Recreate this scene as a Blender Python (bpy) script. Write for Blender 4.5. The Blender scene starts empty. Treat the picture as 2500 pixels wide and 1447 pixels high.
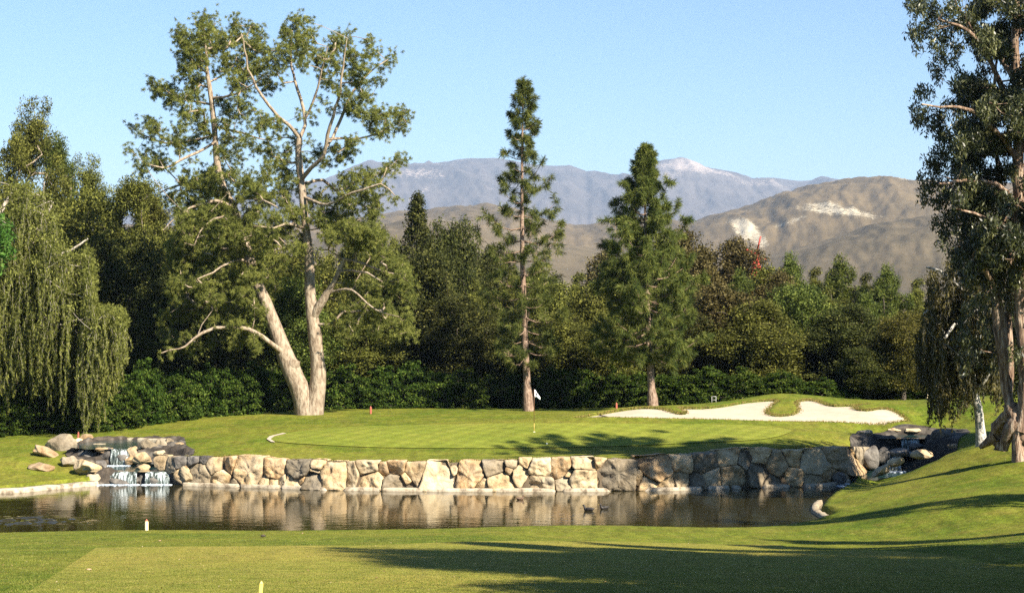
import bpy, math, random
import numpy as np
from mathutils import Vector

# ------------------------------------------------------------------ camera, sky, sun
random.seed(7)
RNG = np.random.default_rng(11)
FPX, HZ, CX, EYE = 4700.0, 760.0, 1250.0, 7.5
sc = bpy.context.scene
COL = sc.collection
cam_d = bpy.data.cameras.new("camera"); cam = bpy.data.objects.new("camera", cam_d); COL.objects.link(cam)
cam_d.sensor_width = 36.0; cam_d.lens = 36.0 * FPX / 2500.0
cam_d.shift_y = 36.5 / 2500.0; cam_d.clip_start = 0.5; cam_d.clip_end = 30000
cam.location = (0, 0, EYE); cam.rotation_euler = (math.radians(90), 0, 0)
sc.camera = cam
SUN_EL, SUN_AZ = math.radians(38), math.radians(43)       # azimuth: right of straight behind the camera
sun_dir = Vector((math.sin(SUN_AZ) * math.cos(SUN_EL), -math.cos(SUN_AZ) * math.cos(SUN_EL), math.sin(SUN_EL)))
sd = bpy.data.lights.new("sun", 'SUN'); sd.energy = 5.0; sd.angle = math.radians(0.55); sd.color = (1.0, 0.90, 0.74)
sun = bpy.data.objects.new("sun", sd); COL.objects.link(sun)
sun.rotation_euler = (-sun_dir).to_track_quat('-Z', 'Y').to_euler()
w = bpy.data.worlds.new("World"); sc.world = w; w.use_nodes = True
nt = w.node_tree
sky = nt.nodes.new('ShaderNodeTexSky'); sky.sky_type = 'NISHITA'; sky.sun_disc = False
sky.sun_elevation = SUN_EL; sky.sun_rotation = math.atan2(sun_dir.x, sun_dir.y)
sky.altitude = 200; sky.air_density = 1.0; sky.dust_density = 0.0; sky.ozone_density = 3.5
gm = nt.nodes.new('ShaderNodeVectorMath'); gm.operation = 'MULTIPLY'; gm.inputs[1].default_value = (.82, .97, 1.10); nt.links.new(sky.outputs[0], gm.inputs[0]); nt.links.new(gm.outputs[0], nt.nodes['Background'].inputs[0]); nt.nodes['Background'].inputs[1].default_value = 0.050
sc.view_settings.view_transform = 'Standard'; sc.view_settings.look = 'None'
sc.view_settings.exposure = 1.55; sc.view_settings.gamma = 1.0; sc.view_settings.use_curve_mapping = False
sc.cycles.max_bounces = 6; sc.cycles.diffuse_bounces = 1; sc.cycles.glossy_bounces = 3
sc.cycles.transmission_bounces = 3; sc.cycles.volume_bounces = 0; sc.cycles.transparent_max_bounces = 6
sc.cycles.use_denoising = False; sc.cycles.sample_clamp_indirect = 1.5; sc.cycles.caustics_reflective = False; sc.cycles.caustics_refractive = False

# ------------------------------------------------------------------ helpers
def at(px, py, D):
    return np.array([(px - CX) / FPX * D, D, EYE - (py - HZ) / FPX * D])
def tag(o, label=None, cat=None, group=None, kind=None):
    if label: o['label'] = label
    if cat: o['category'] = cat
    if group: o['group'] = group
    if kind: o['kind'] = kind
    return o
def link(o, parent=None):
    COL.objects.link(o)
    if parent is not None: o.parent = parent
    return o
def empty(name, loc=(0, 0, 0), rz=0):
    o = bpy.data.objects.new(name, None); o.location = loc; o.rotation_euler = (0, 0, rz); o.empty_display_size = .3
    return link(o)
def mesh_np(name, V, faces, mat=None, smooth=False, tint=None):
    """faces: list of (n,k) int arrays"""
    V = np.asarray(V, np.float32)
    if not isinstance(faces, list): faces = [faces]
    faces = [np.asarray(f, np.int32) for f in faces if len(f)]
    me = bpy.data.meshes.new(name)
    me.vertices.add(len(V)); me.vertices.foreach_set('co', V.ravel())
    nl = sum(f.size for f in faces); npoly = sum(len(f) for f in faces)
    me.loops.add(nl); me.loops.foreach_set('vertex_index', np.concatenate([f.ravel() for f in faces]))
    st = []; s = 0
    for f in faces:
        st.append(s + np.arange(len(f)) * f.shape[1]); s += f.size
    me.polygons.add(npoly); me.polygons.foreach_set('loop_start', np.concatenate(st).astype(np.int32))
    if smooth: me.polygons.foreach_set('use_smooth', np.ones(npoly, bool))
    me.update(calc_edges=True); me.validate()
    if tint is not None:
        a = me.attributes.new('tint', 'FLOAT', 'POINT'); a.data.foreach_set('value', np.asarray(tint, np.float32))
    if mat: me.materials.append(mat)
    return me
def obj(name, me, parent=None):
    return link(bpy.data.objects.new(name, me), parent)
def rebase(me, p):
    n = len(me.vertices); a = np.empty(n * 3, np.float32); me.vertices.foreach_get('co', a)
    a = a.reshape(-1, 3) - np.asarray(p, np.float32); me.vertices.foreach_set('co', a.ravel()); me.update()
def norm(v):
    v = np.asarray(v, float); return v / (np.linalg.norm(v, axis=-1, keepdims=True) + 1e-9)
def sstep(a, b, x):
    t = np.clip((x - a) / (b - a), 0, 1); return t * t * (3 - 2 * t)

def fbm(x, y, seed, octv=5, ridged=False):
    r = np.random.default_rng(seed); out = 0; amp = 1; tot = 0
    for o in range(octv):
        G = r.random((64, 64)); fx = x * 2 ** o + 7.3 * o; fy = y * 2 ** o + 3.1 * o
        i = np.floor(fx).astype(int); j = np.floor(fy).astype(int); u = fx - i; v = fy - j; u = u * u * (3 - 2 * u); v = v * v * (3 - 2 * v)
        a = G[i % 64, j % 64]; b = G[(i + 1) % 64, j % 64]; c = G[i % 64, (j + 1) % 64]; d = G[(i + 1) % 64, (j + 1) % 64]
        n = a * (1 - u) * (1 - v) + b * u * (1 - v) + c * (1 - u) * v + d * u * v
        if ridged: n = 1 - abs(2 * n - 1)
        out = out + amp * n; tot += amp; amp *= .5
    return out / tot

class Tubes:
    def __init__(s): s.V = []; s.F = []; s.n = 0
    def add(s, P, R, k=6, wob=0.0, cap=True):
        P = np.asarray(P, float); R = np.asarray(R, float); n = len(P)
        if n < 2: return
        T = np.gradient(P, axis=0); T = norm(T)
        ref = np.array([0.13, 0.2, 1.0]) if abs(T[:, 2]).mean() < .8 else np.array([1.0, .1, 0.05])
        A = norm(np.cross(T, ref)); B = np.cross(T, A)
        th = np.linspace(0, 2 * np.pi, k, endpoint=False)
        rr = R[:, None] * np.ones(k)[None]
        if wob: rr = rr * (1 + wob * RNG.normal(size=(n, k)))
        V = P[:, None] + rr[..., None] * (np.cos(th)[None, :, None] * A[:, None] + np.sin(th)[None, :, None] * B[:, None])
        idx = s.n + np.arange(n * k).reshape(n, k)
        a, b = idx[:-1], idx[1:]
        F = np.stack([a, np.roll(a, -1, 1), np.roll(b, -1, 1), b], -1).reshape(-1, 4)
        s.V.append(V.reshape(-1, 3)); s.F.append(F); s.n += n * k
    def mesh(s, name, mat, smooth=True):
        return mesh_np(name, np.concatenate(s.V), np.concatenate(s.F), mat, smooth)

def resample(P, R, step):
    P = np.asarray(P, float); R = np.asarray(R, float)
    # Catmull-Rom through the points
    Q = np.vstack([2 * P[0] - P[1], P, 2 * P[-1] - P[-2]]); out = []; rad = []
    for i in range(len(P) - 1):
        p0, p1, p2, p3 = Q[i:i + 4]; n = max(1, int(np.linalg.norm(p2 - p1) / step))
        for t in np.arange(n) / n:
            out.append(.5 * ((2 * p1) + (-p0 + p2) * t + (2 * p0 - 5 * p1 + 4 * p2 - p3) * t * t + (-p0 + 3 * p1 - 3 * p2 + p3) * t ** 3))
            rad.append(R[i] * (1 - t) + R[i + 1] * t)
    out.append(P[-1]); rad.append(R[-1])
    return np.array(out), np.array(rad)

class Skel:
    """trunk and limbs given as polylines; twigs grown to reach every foliage clump"""
    def __init__(s, step=.4): s.P = []; s.R = []; s.par = []; s.chains = []; s.step = step
    def limb(s, P, R, wig=0.0):
        P, R = resample(P, R, s.step)
        if wig: P = P + RNG.normal(size=P.shape) * wig * np.linspace(0, 1, len(P))[:, None].clip(.1)
        i0 = len(s.P); ids = list(range(i0, i0 + len(P)))
        s.P += list(P); s.R += list(R); s.par += [ids[0] if k == 0 else ids[k - 1] for k in range(len(ids))]
        s.chains.append((ids, True))
    def grow(s, A, r_twig=.012, zpen=.7, sag=.06, jit=.12, start=0):
        base = np.array(s.P); nb = len(base)
        A = np.asarray(A, float)
        d0 = np.array([np.min(np.linalg.norm(base - a, axis=1)) for a in A])
        A = A[np.argsort(d0)]
        P = np.zeros((nb + len(A) * 14, 3)); P[:nb] = base; n = nb
        cnt = np.zeros(len(P)); par = list(s.par); ends = []
        for a in A:
            v = a - P[start:n]; d = np.linalg.norm(v, axis=1)
            c = d + zpen * np.maximum(0, -v[:, 2]) + zpen * .5 * np.maximum(0, np.abs(v[:, 2]) - 1.3 * np.hypot(v[:, 0], v[:, 1]))
            j = start + int(np.argmin(c)); L = np.linalg.norm(a - P[j]); m = int(np.clip(L / s.step, 1, 12))
            ids = [j]; p0 = P[j].copy(); perp = RNG.normal(size=3) * jit * L
            for k in range(1, m + 1):
                t = k / m; q = p0 + (a - p0) * t + perp * math.sin(math.pi * t) * .8
                q[2] -= sag * L * math.sin(math.pi * t); P[n] = q if k < m else a
                par.append(ids[-1]); ids.append(n); n += 1
            ends.append(ids[-1]); s.chains.append((ids, False))
        s.P = list(P[:n]); s.par = par
        cnt = np.zeros(n)
        for e in ends: cnt[e] += 1
        for i in range(n - 1, nb - 1, -1): cnt[par[i]] += cnt[i]
        s.R = list(s.R) + [r_twig * max(1, cnt[i]) ** .5 for i in range(nb, n)]
        s.dirs = norm(np.array([P[e] - P[par[e]] for e in ends])); s.ends = P[ends]
        return s.ends, s.dirs
    def tubes(s, T, kmain=9, wob=.03):
        for ids, main in s.chains:
            P = np.array([s.P[i] for i in ids]); R = np.array([s.R[i] for i in ids])
            if not main: R[0] = min(s.R[ids[0]], R[1] * 1.15)
            T.add(P, R, kmain if main and R.max() > .08 else (5 if R.max() > .04 else 3), wob if main else 0)

def leaf_mesh_data(C, n, spread, L, W, droop=0.0, up=.5, flat=1.0, cl=.45, rng=RNG):
    """n diamond leaves around each centre"""
    N = len(C); sp = np.asarray(spread, float); sp = np.broadcast_to(sp, (N,)) if sp.ndim < 2 else sp
    u = norm(rng.normal(size=(N, n, 3))) * (rng.random((N, n, 1)) ** .45)
    c = C[:, None] + u * sp[:, None, None] * np.array([1, 1, flat])
    a = rng.normal(size=(N, n, 3)); a[..., 2] -= droop; a = norm(a)
    nn = rng.normal(size=(N, n, 3)); nn[..., 2] += up * 2; nn = nn + u * .9
    b = norm(np.cross(a, nn)); s = rng.uniform(.65, 1.35, (N, n, 1))
    V = np.stack([c - a * L * s / 2, c + b * W * s / 2 - a * L * .08, c + a * L * s / 2, c - b * W * s / 2 - a * L * .08], 2)
    F = np.arange(N * n * 4).reshape(-1, 4)
    t = cl * rng.random((N, 1)) + (1 - cl) * rng.random((N, n)); t = np.repeat(t.reshape(-1), 4)
    return V.reshape(-1, 3), F, t
def tuft_data(C, Dn, n, L, w, fwd=.5, droop=.25, cl=.5, rng=RNG, stem=0.0):
    """needle tufts: thin blades radiating from each centre, biased along the twig"""
    N = len(C); d = norm(rng.normal(size=(N, n, 3))) + fwd * Dn[:, None]; d[..., 2] -= droop * rng.random((N, n)); d = norm(d)
    s = L * rng.uniform(.7, 1.2, (N, n, 1)); side = norm(np.cross(d, rng.normal(size=(N, n, 3))))
    c = C[:, None] - Dn[:, None] * stem * rng.random((N, n, 1))
    V = np.stack([c - side * w / 2, c + side * w / 2, c + d * s * .6 + side * w * .5, c + d * s - np.array([0, 0, 1.]) * droop * s * .35, c + d * s * .6 - side * w * .5], 2)
    F = np.arange(N * n * 5).reshape(-1, 5)
    t = cl * rng.random((N, 1)) + (1 - cl) * rng.random((N, n)); t = np.repeat(t.reshape(-1), 5)
    return V.reshape(-1, 3), F, t

# ------------------------------------------------------------------ materials
def new_mat(name):
    m = bpy.data.materials.new(name); m.use_nodes = True; t = m.node_tree; b = t.nodes['Principled BSDF']
    return m, t, b
def N(t, typ, **kw):
    n = t.nodes.new(typ)
    for k, v in kw.items():
        if k in n.inputs.keys(): n.inputs[k].default_value = v
        else: setattr(n, k, v)
    return n
def ramp(t, src, stops):
    r = t.nodes.new('ShaderNodeValToRGB'); e = r.color_ramp.elements
    while len(e) < len(stops): e.new(.5)
    for k, (p, c) in enumerate(stops): e[k].position = p; e[k].color = (*c, 1)
    t.links.new(src, r.inputs[0]); return r
def noise(t, vec, scale, detail=4, rough=.55, sc3=None):
    if sc3 is not None:
        mp = N(t, 'ShaderNodeMapping'); mp.inputs['Scale'].default_value = sc3; t.links.new(vec, mp.inputs[0]); vec = mp.outputs[0]
    n = N(t, 'ShaderNodeTexNoise'); n.inputs['Scale'].default_value = scale; n.inputs['Detail'].default_value = detail; n.inputs['Roughness'].default_value = rough
    t.links.new(vec, n.inputs['Vector']); return n
def mixc(t, f, a, b, typ='MIX'):
    m = t.nodes.new('ShaderNodeMix'); m.data_type = 'RGBA'; m.blend_type = typ
    for i, v in ((0, f), (6, a), (7, b)):
        if isinstance(v, (int, float)): m.inputs[i].default_value = v
        elif isinstance(v, tuple): m.inputs[i].default_value = (*v, 1) if len(v) == 3 else v
        else: t.links.new(v, m.inputs[i])
    return m.outputs[2]
def math_(t, op, a, b=None, clamp=False):
    m = t.nodes.new('ShaderNodeMath'); m.operation = op; m.use_clamp = clamp
    for i, v in ((0, a), (1, b)):
        if v is None: continue
        if isinstance(v, (int, float)): m.inputs[i].default_value = v
        else: t.links.new(v, m.inputs[i])
    return m.outputs[0]
def bump(t, b, h, strength=.5, dist=.05):
    n = t.nodes.new('ShaderNodeBump'); n.inputs['Strength'].default_value = strength; n.inputs['Distance'].default_value = dist
    t.links.new(h, n.inputs['Height']); t.links.new(n.outputs[0], b.inputs['Normal'])
def pos(t): return N(t, 'ShaderNodeNewGeometry').outputs['Position']
def ocoord(t): return N(t, 'ShaderNodeTexCoord').outputs['Object']

def leaf_mat(name, dark, mid, light, transl=.22, rough=.6, spec=.12):
    m, t, b = new_mat(name)
    a = N(t, 'ShaderNodeAttribute'); a.attribute_name = 'tint'
    oi = N(t, 'ShaderNodeObjectInfo')
    r = ramp(t, a.outputs['Fac'], [(0.08, dark), (.6, mid), (1.0, light)])
    hv = N(t, 'ShaderNodeHueSaturation')
    t.links.new(r.outputs[0], hv.inputs['Color'])
    t.links.new(math_(t, 'ADD', math_(t, 'MULTIPLY', oi.outputs['Random'], .25), .87), hv.inputs['Value'])
    t.links.new(math_(t, 'ADD', math_(t, 'MULTIPLY', oi.outputs['Random'], .016), .492), hv.inputs['Hue'])
    t.links.new(hv.outputs[0], b.inputs['Base Color']); b.inputs['Roughness'].default_value = rough
    b.inputs['Specular IOR Level'].default_value = spec
    tr = N(t, 'ShaderNodeBsdfTranslucent'); t.links.new(hv.outputs[0], tr.inputs['Color'])
    mx = N(t, 'ShaderNodeMixShader'); mx.inputs[0].default_value = transl
    t.links.new(b.outputs[0], mx.inputs[1]); t.links.new(tr.outputs[0], mx.inputs[2])
    t.links.new(mx.outputs[0], t.nodes['Material Output'].inputs['Surface'])
    return m
def bark_mat(name, c1, c2, c3, scale=3.0, bs=.7, vert=.35):
    m, t, b = new_mat(name); p = ocoord(t)
    n1 = noise(t, p, scale * 2, 6, .65, (1, 1, vert)); n2 = noise(t, p, scale * .35, 3, .5)
    r = ramp(t, n1.outputs['Fac'], [(.38, c1), (.5, c2), (.62, c3)])
    c = mixc(t, math_(t, 'MULTIPLY', n2.outputs['Fac'], .4), r.outputs[0], c2)
    t.links.new(c, b.inputs['Base Color']); b.inputs['Roughness'].default_value = .85
    bump(t, b, n1.outputs['Fac'], bs, .12); return m
def plain(name, c, rough=.5, metal=0.0, var=.15):
    m, t, b = new_mat(name); n = noise(t, ocoord(t), 14, 4, .6)
    cc = mixc(t, n.outputs['Fac'], tuple(x * (1 - var) for x in c), tuple(min(1, x * (1 + var)) for x in c))
    t.links.new(cc, b.inputs['Base Color']); b.inputs['Roughness'].default_value = rough; b.inputs['Metallic'].default_value = metal
    return m

M = {}
M['pine'] = leaf_mat('pine_needles', (0.074, 0.091, 0.022), (0.204, 0.223, 0.053), (0.385, 0.375, 0.099), .38)
M['pine2'] = leaf_mat('canary_needles', (0.033, 0.063, 0.018), (0.154, 0.189, 0.044), (0.330, 0.346, 0.085), .38)
M['olive'] = leaf_mat('leaf_olive', (0.027, 0.034, 0.007), (0.122, 0.131, 0.025), (0.313, 0.313, 0.068), .3)
M['brown'] = leaf_mat('leaf_brown', (0.024, 0.021, 0.007), (0.098, 0.078, 0.024), (0.266, 0.224, 0.096), .3)
M['green'] = leaf_mat('leaf_green', (0.018, 0.032, 0.007), (0.092, 0.121, 0.023), (0.257, 0.284, 0.059), .3)
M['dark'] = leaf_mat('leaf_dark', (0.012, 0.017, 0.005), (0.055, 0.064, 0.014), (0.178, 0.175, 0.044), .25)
M['hedge'] = leaf_mat('leaf_hedge', (.010, .022, .004), (.042, .072, .010), (.15, .19, .036), .25, .7, .04)
M['yellow'] = leaf_mat('leaf_yellow', (0.025, 0.030, 0.006), (0.102, 0.097, 0.020), (0.272, 0.238, 0.054), .3)
M['weep'] = leaf_mat('leaf_weeping', (0.059, 0.072, 0.015), (0.176, 0.198, 0.044), (0.353, 0.374, 0.095), .4)
M['weepd'] = leaf_mat('leaf_weeping_dark', (.022, .024, .008), (.08, .075, .024), (.23, .20, .07), .3)
M['euc'] = leaf_mat('leaf_eucalyptus', (.012, .018, .009), (.05, .058, .020), (.19, .19, .07), .2, .4, .4)
M['bright'] = leaf_mat('leaf_bright', (0.033, 0.076, 0.013), (0.077, 0.170, 0.026), (0.187, 0.255, 0.065), .4)
M['bark_pine'] = bark_mat('bark_pine', (0.121, 0.084, 0.054), (0.281, 0.219, 0.155), (0.386, 0.325, 0.243), 3.5)
M['bark_can'] = bark_mat('bark_canary', (0.090, 0.054, 0.036), (0.225, 0.149, 0.104), (0.360, 0.270, 0.207), 5)
M['bark_euc'] = bark_mat('bark_eucalyptus', (.055, .03, .018), (.22, .14, .09), (.50, .40, .30), 4.5, 1.0, .14)
M['bark_dark'] = bark_mat('bark_dark', (.03, .024, .018), (.10, .08, .06), (.2, .17, .13), 3)
M['bark_white'] = bark_mat('bark_white', (0.068, 0.061, 0.051), (0.408, 0.387, 0.340), (0.510, 0.490, 0.449), 6, .4, .8)
M['twig_pale'] = bark_mat('twig_pale', (.22, .18, .14), (.42, .37, .30), (.55, .5, .42), 4)

# ground
def grass_mat(name, cA, cB, cC, fine=.35, dry=.3, drycol=(.24, .20, .06), stripe=None):
    m, t, b = new_mat(name); p = pos(t)
    n0 = noise(t, p, .16, 4, .65); n1 = noise(t, p, .9, 5, .7); n2 = noise(t, p, 5, 6, .85); n3 = noise(t, p, 1.0, 4, .7, (2.2, .55, 1))
    c = ramp(t, n0.outputs['Fac'], [(.38, cA), (.5, cB), (.62, cC)]).outputs[0]
    d = ramp(t, n1.outputs['Fac'], [(.46, (0, 0, 0)), (.66, (1, 1, 1))]).outputs[0]
    c = mixc(t, math_(t, 'MULTIPLY', d, dry), c, drycol)
    f = ramp(t, n2.outputs['Fac'], [(.38, (1 - fine,) * 3), (.62, (1 + fine * .7,) * 3)]).outputs[0]
    c = mixc(t, 1.0, c, f, 'MULTIPLY')
    f = ramp(t, n3.outputs['Fac'], [(.38, (1 - fine * .5,) * 3), (.62, (1 + fine * .35,) * 3)]).outputs[0]
    c = mixc(t, 1.0, c, f, 'MULTIPLY')
    if stripe:   # mowing bands
        for ang, amp, wid in stripe:
            mp = N(t, 'ShaderNodeMapping'); mp.inputs['Rotation'].default_value = (0, 0, ang); t.links.new(p, mp.inputs[0])
            wv = N(t, 'ShaderNodeTexWave'); wv.inputs['Scale'].default_value = .314 / wid; wv.inputs['Distortion'].default_value = .5; wv.inputs['Detail'].default_value = 2; t.links.new(mp.outputs[0], wv.inputs['Vector'])
            f = ramp(t, wv.outputs['Fac'], [(.35, (1 - amp,) * 3), (.65, (1 + amp,) * 3)]).outputs[0]; c = mixc(t, 1.0, c, f, 'MULTIPLY')
    t.links.new(c, b.inputs['Base Color']); b.inputs['Roughness'].default_value = .9; b.inputs['Specular IOR Level'].default_value = .1
    bump(t, b, n2.outputs['Fac'], .6, .10)
    return m
M['rough'] = grass_mat('grass_rough', (0.083, 0.121, 0.010), (0.127, 0.152, 0.015), (0.160, 0.168, 0.021), .42, .5, (0.198, 0.157, 0.034))
M['green_grass'] = grass_mat('grass_green', (0.144, 0.175, 0.021), (0.175, 0.201, 0.026), (0.202, 0.212, 0.031), .16, .35, (0.222, 0.201, 0.039), [(.5, .07, 1.0), (-.9, .05, 1.0)])
M['tee'] = grass_mat('grass_tee', (0.189, 0.190, 0.031), (0.220, 0.211, 0.035), (0.250, 0.219, 0.041), .26, .5, (0.275, 0.219, 0.056), [(1.45, .035, 1.0)])
def sand():
    m, t, b = new_mat('sand'); p = pos(t); n = noise(t, p, 1.2, 5, .6); n2 = noise(t, p, 30, 3, .7)
    c = ramp(t, n.outputs['Fac'], [(.3, (0.365, 0.297, 0.217)), (.7, (0.442, 0.374, 0.281))]).outputs[0]
    t.links.new(c, b.inputs['Base Color']); b.inputs['Roughness'].default_value = .95
    n3 = noise(t, p, 2.2, 3, .6)
    bump(t, b, math_(t, 'ADD', math_(t, 'MULTIPLY', n2.outputs['Fac'], .3), n3.outputs['Fac']), .35, .05); return m
M['sand'] = sand()
def stone_mat(name, c1, c2, c3, scale=2.0, lich=.3):
    m, t, b = new_mat(name); p = ocoord(t); oi = N(t, 'ShaderNodeObjectInfo')
    mp = N(t, 'ShaderNodeVectorMath'); mp.operation = 'ADD'
    cb = N(t, 'ShaderNodeCombineXYZ'); r9 = math_(t, 'MULTIPLY', oi.outputs['Random'], 90.)
    for i in range(3): t.links.new(r9, cb.inputs[i])
    t.links.new(p, mp.inputs[0]); t.links.new(cb.outputs[0], mp.inputs[1]); p = mp.outputs[0]
    n1 = noise(t, p, scale, 6, .65); n2 = noise(t, p, scale * 7, 5, .75); n3 = noise(t, p, scale * .5, 3, .5)
    c = ramp(t, n1.outputs['Fac'], [(.34, c1), (.5, c2), (.64, c3)]).outputs[0]
    f = ramp(t, n2.outputs['Fac'], [(.34, (.5, .45, .40)), (.45, (.95, .95, .95)), (.7, (1.08, 1.06, 1.02))]).outputs[0]
    c = mixc(t, .8, c, f, 'MULTIPLY')
    c = mixc(t, math_(t, 'MULTIPLY', ramp(t, n3.outputs['Fac'], [(.5, (0, 0, 0)), (.6, (1, 1, 1))]).outputs[0], lich), c, (.20, .19, .165))
    hv = N(t, 'ShaderNodeHueSaturation'); t.links.new(c, hv.inputs['Color'])
    t.links.new(math_(t, 'ADD', math_(t, 'MULTIPLY', oi.outputs['Random'], .45), .74), hv.inputs['Value'])
    t.links.new(hv.outputs[0], b.inputs['Base Color']); b.inputs['Roughness'].default_value = .9
    bump(t, b, math_(t, 'ADD', n1.outputs['Fac'], math_(t, 'MULTIPLY', n2.outputs['Fac'], .5)), .8, .09); return m
M['st_tan'] = stone_mat('stone_tan', (0.275, 0.189, 0.096), (0.491, 0.361, 0.200), (0.646, 0.498, 0.306))
M['st_grey'] = stone_mat('stone_grey', (0.133, 0.106, 0.068), (0.247, 0.198, 0.129), (0.361, 0.295, 0.197))
M['st_white'] = stone_mat('stone_white', (0.285, 0.211, 0.121), (0.475, 0.378, 0.235), (0.590, 0.484, 0.318), 1.4, .4)
M['st_orange'] = stone_mat('stone_orange', (0.207, 0.128, 0.059), (0.414, 0.276, 0.138), (0.532, 0.404, 0.246), 2, .25)
M['st_bed'] = stone_mat('stone_bed', (0.013, 0.010, 0.008), (0.041, 0.032, 0.023), (0.090, 0.070, 0.051))  # near-black for wet rock at left and painted shade by the right stream
M['st_dark'] = stone_mat('stone_dark', (.05, .045, .04), (.11, .10, .09), (.2, .18, .155))
M['mortar'] = plain('mortar', (.10, .075, .048), .95)
def lip_mat():
    m, t, b = new_mat('pale_concrete'); n = noise(t, pos(t), 3, 6, .7)
    t.links.new(ramp(t, n.outputs['Fac'], [(.38, (.16, .125, .085)), (.5, (.36, .305, .22)), (.7, (.47, .41, .32))]).outputs[0], b.inputs['Base Color'])
    b.inputs['Roughness'].default_value = .9; bump(t, b, n.outputs['Fac'], .5, .04); return m
M['lip'] = lip_mat()
def water_mat(name, base=(.012, .016, .008), rip=1.0, blue=False):
    m, t, b = new_mat(name); p = pos(t)
    b.inputs['Base Color'].default_value = (*base, 1); b.inputs['Roughness'].default_value = .035; b.inputs['IOR'].default_value = 1.33
    n1 = noise(t, p, 1.0, 4, .65, (1.0, 1.45, 1)); n2 = noise(t, p, 1.0, 3, .6, (3.2, 4.6, 1)); n4 = noise(t, p, .22, 2, .5)
    h = math_(t, 'ADD', math_(t, 'MULTIPLY', n1.outputs['Fac'], .8), math_(t, 'MULTIPLY', n2.outputs['Fac'], .32))
    h = math_(t, 'MULTIPLY', h, ramp(t, n4.outputs['Fac'], [(.35, (.45,) * 3), (.65, (1.0,) * 3)]).outputs[0])
    bump(t, b, h, .46 * rip, .03); return m
M['water'] = water_mat('pond_water', (.022, .019, .006), 1.0, True)
M['water2'] = water_mat('stream_water', (.02, .05, .05), 1.6)
def fall_mat():
    m, t, b = new_mat('falling_water'); p = ocoord(t)
    n = noise(t, p, 1.0, 4, .65, (9, 9, .9)); n2 = noise(t, p, 1.0, 3, .6, (30, 30, 3))
    a = math_(t, 'ADD', math_(t, 'MULTIPLY', n.outputs['Fac'], .7), math_(t, 'MULTIPLY', n2.outputs['Fac'], .3))
    c = ramp(t, a, [(.44, (.02, .024, .018)), (.51, (.12, .15, .14)), (.60, (.62, .68, .70))])
    t.links.new(c.outputs[0], b.inputs['Base Color']); b.inputs['Roughness'].default_value = .2
    bump(t, b, a, .6, .05); return m
M['fall'] = fall_mat()
M['foam'] = plain('foam', (.36, .42, .48), .5, 0, .2)

# ------------------------------------------------------------------ terrain
TOPC = [(380, 1112), (520, 1116), (600, 1112), (700, 1122), (900, 1127), (1100, 1125), (1300, 1120), (1450, 1118), (1520, 1122), (1600, 1113), (1700, 1108), (1780, 1099), (1850, 1095), (1950, 1099), (2000, 1094), (2080, 1090), (2120, 1092)]
BOTC = [(380, 1180), (430, 1183), (600, 1188), (700, 1191), (800, 1195), (1100, 1198), (1500, 1198), (1700, 1194), (1850, 1189), (1950, 1188), (2010, 1186), (2060, 1176), (2100, 1158), (2120, 1150)]
def fc(c, x): return np.interp(x, [p[0] for p in c], [p[1] for p in c])
def Dw(px): return EYE * FPX / (fc(BOTC, px) - HZ)
def pw(px, py): D = EYE * FPX / (py - HZ); return ((px - CX) / FPX * D, D)     # a point of the water plane
POND = [(-40, 83.5), (-26, 80.6)] + [pw(*p) for p in ((0, 1203), (120, 1194), (240, 1184), (330, 1181), (430, 1183), (600, 1188), (700, 1191), (800, 1195), (1100, 1198), (1500, 1198), (1700, 1194), (1850, 1189), (1950, 1188), (2010, 1186), (2060, 1176), (2100, 1158), (2125, 1149), (2150, 1152), (2130, 1165), (2085, 1180), (2072, 1192), (2040, 1208), (2002, 1228), (1990, 1245), (2022, 1272))] + \
       [(8.6, 66.6), (6.5, 66.0), (3.0, 65.1), (0, 64.6), (-5, 63.7), (-8, 63.3), (-12, 62.7), (-17, 62.2), (-26, 61.8), (-40, 62)]
def poly_px(pts, D): return [((px - CX) / FPX * D, D) for px in pts]
CREEK = [at(px, 0, D)[:2] for px, D in ((2080, 84.0), (2120, 82.6), (2165, 82.8), (2215, 84.3), (2275, 87), (2290, 89.6), (2230, 90.3), (2140, 90.4), (2118, 88), (2100, 86))]
BED = [at(px, 0, D)[:2] for px, D in ((2092, 85.5), (2110, 82.4), (2170, 82.2), (2225, 83.8), (2290, 86), (2330, 89), (2370, 93), (2360, 96), (2320, 96.6), (2180, 96.4), (2125, 95.6), (2085, 93.6), (2075, 91), (2078, 88))]
BED2 = [at(px, 0, D)[:2] for px, D in ((232, 83.0), (446, 83.1), (474, 84.2), (475, 87), (455, 89.4), (450, 93.5), (330, 94.4), (205, 93.6), (170, 91), (160, 88.3), (195, 86.3), (222, 84.5))]
POOLS = [  # level, polygon (x, y)
    (.53, [at(px, 0, D)[:2] for px, D in ((250, 83.9), (345, 83.9), (440, 84.0), (455, 86), (400, 87.4), (240, 87.2), (225, 85.5))]),
    (1.26, [at(px, 0, D)[:2] for px, D in ((255, 87.5), (318, 87.5), (345, 89), (430, 90.5), (440, 93.2), (300, 93.8), (215, 92.0), (195, 90.2), (180, 88.6))]),
    (.72, [at(px, 0, D)[:2] for px, D in ((2130, 91.0), (2230, 90.6), (2270, 92), (2240, 93.3), (2140, 92.8))]),
    (1.36, [at(px, 0, D)[:2] for px, D in ((2150, 93.6), (2290, 93.2), (2350, 94.2), (2320, 95.8), (2190, 95.7), (2140, 94.9))]),
]
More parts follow.
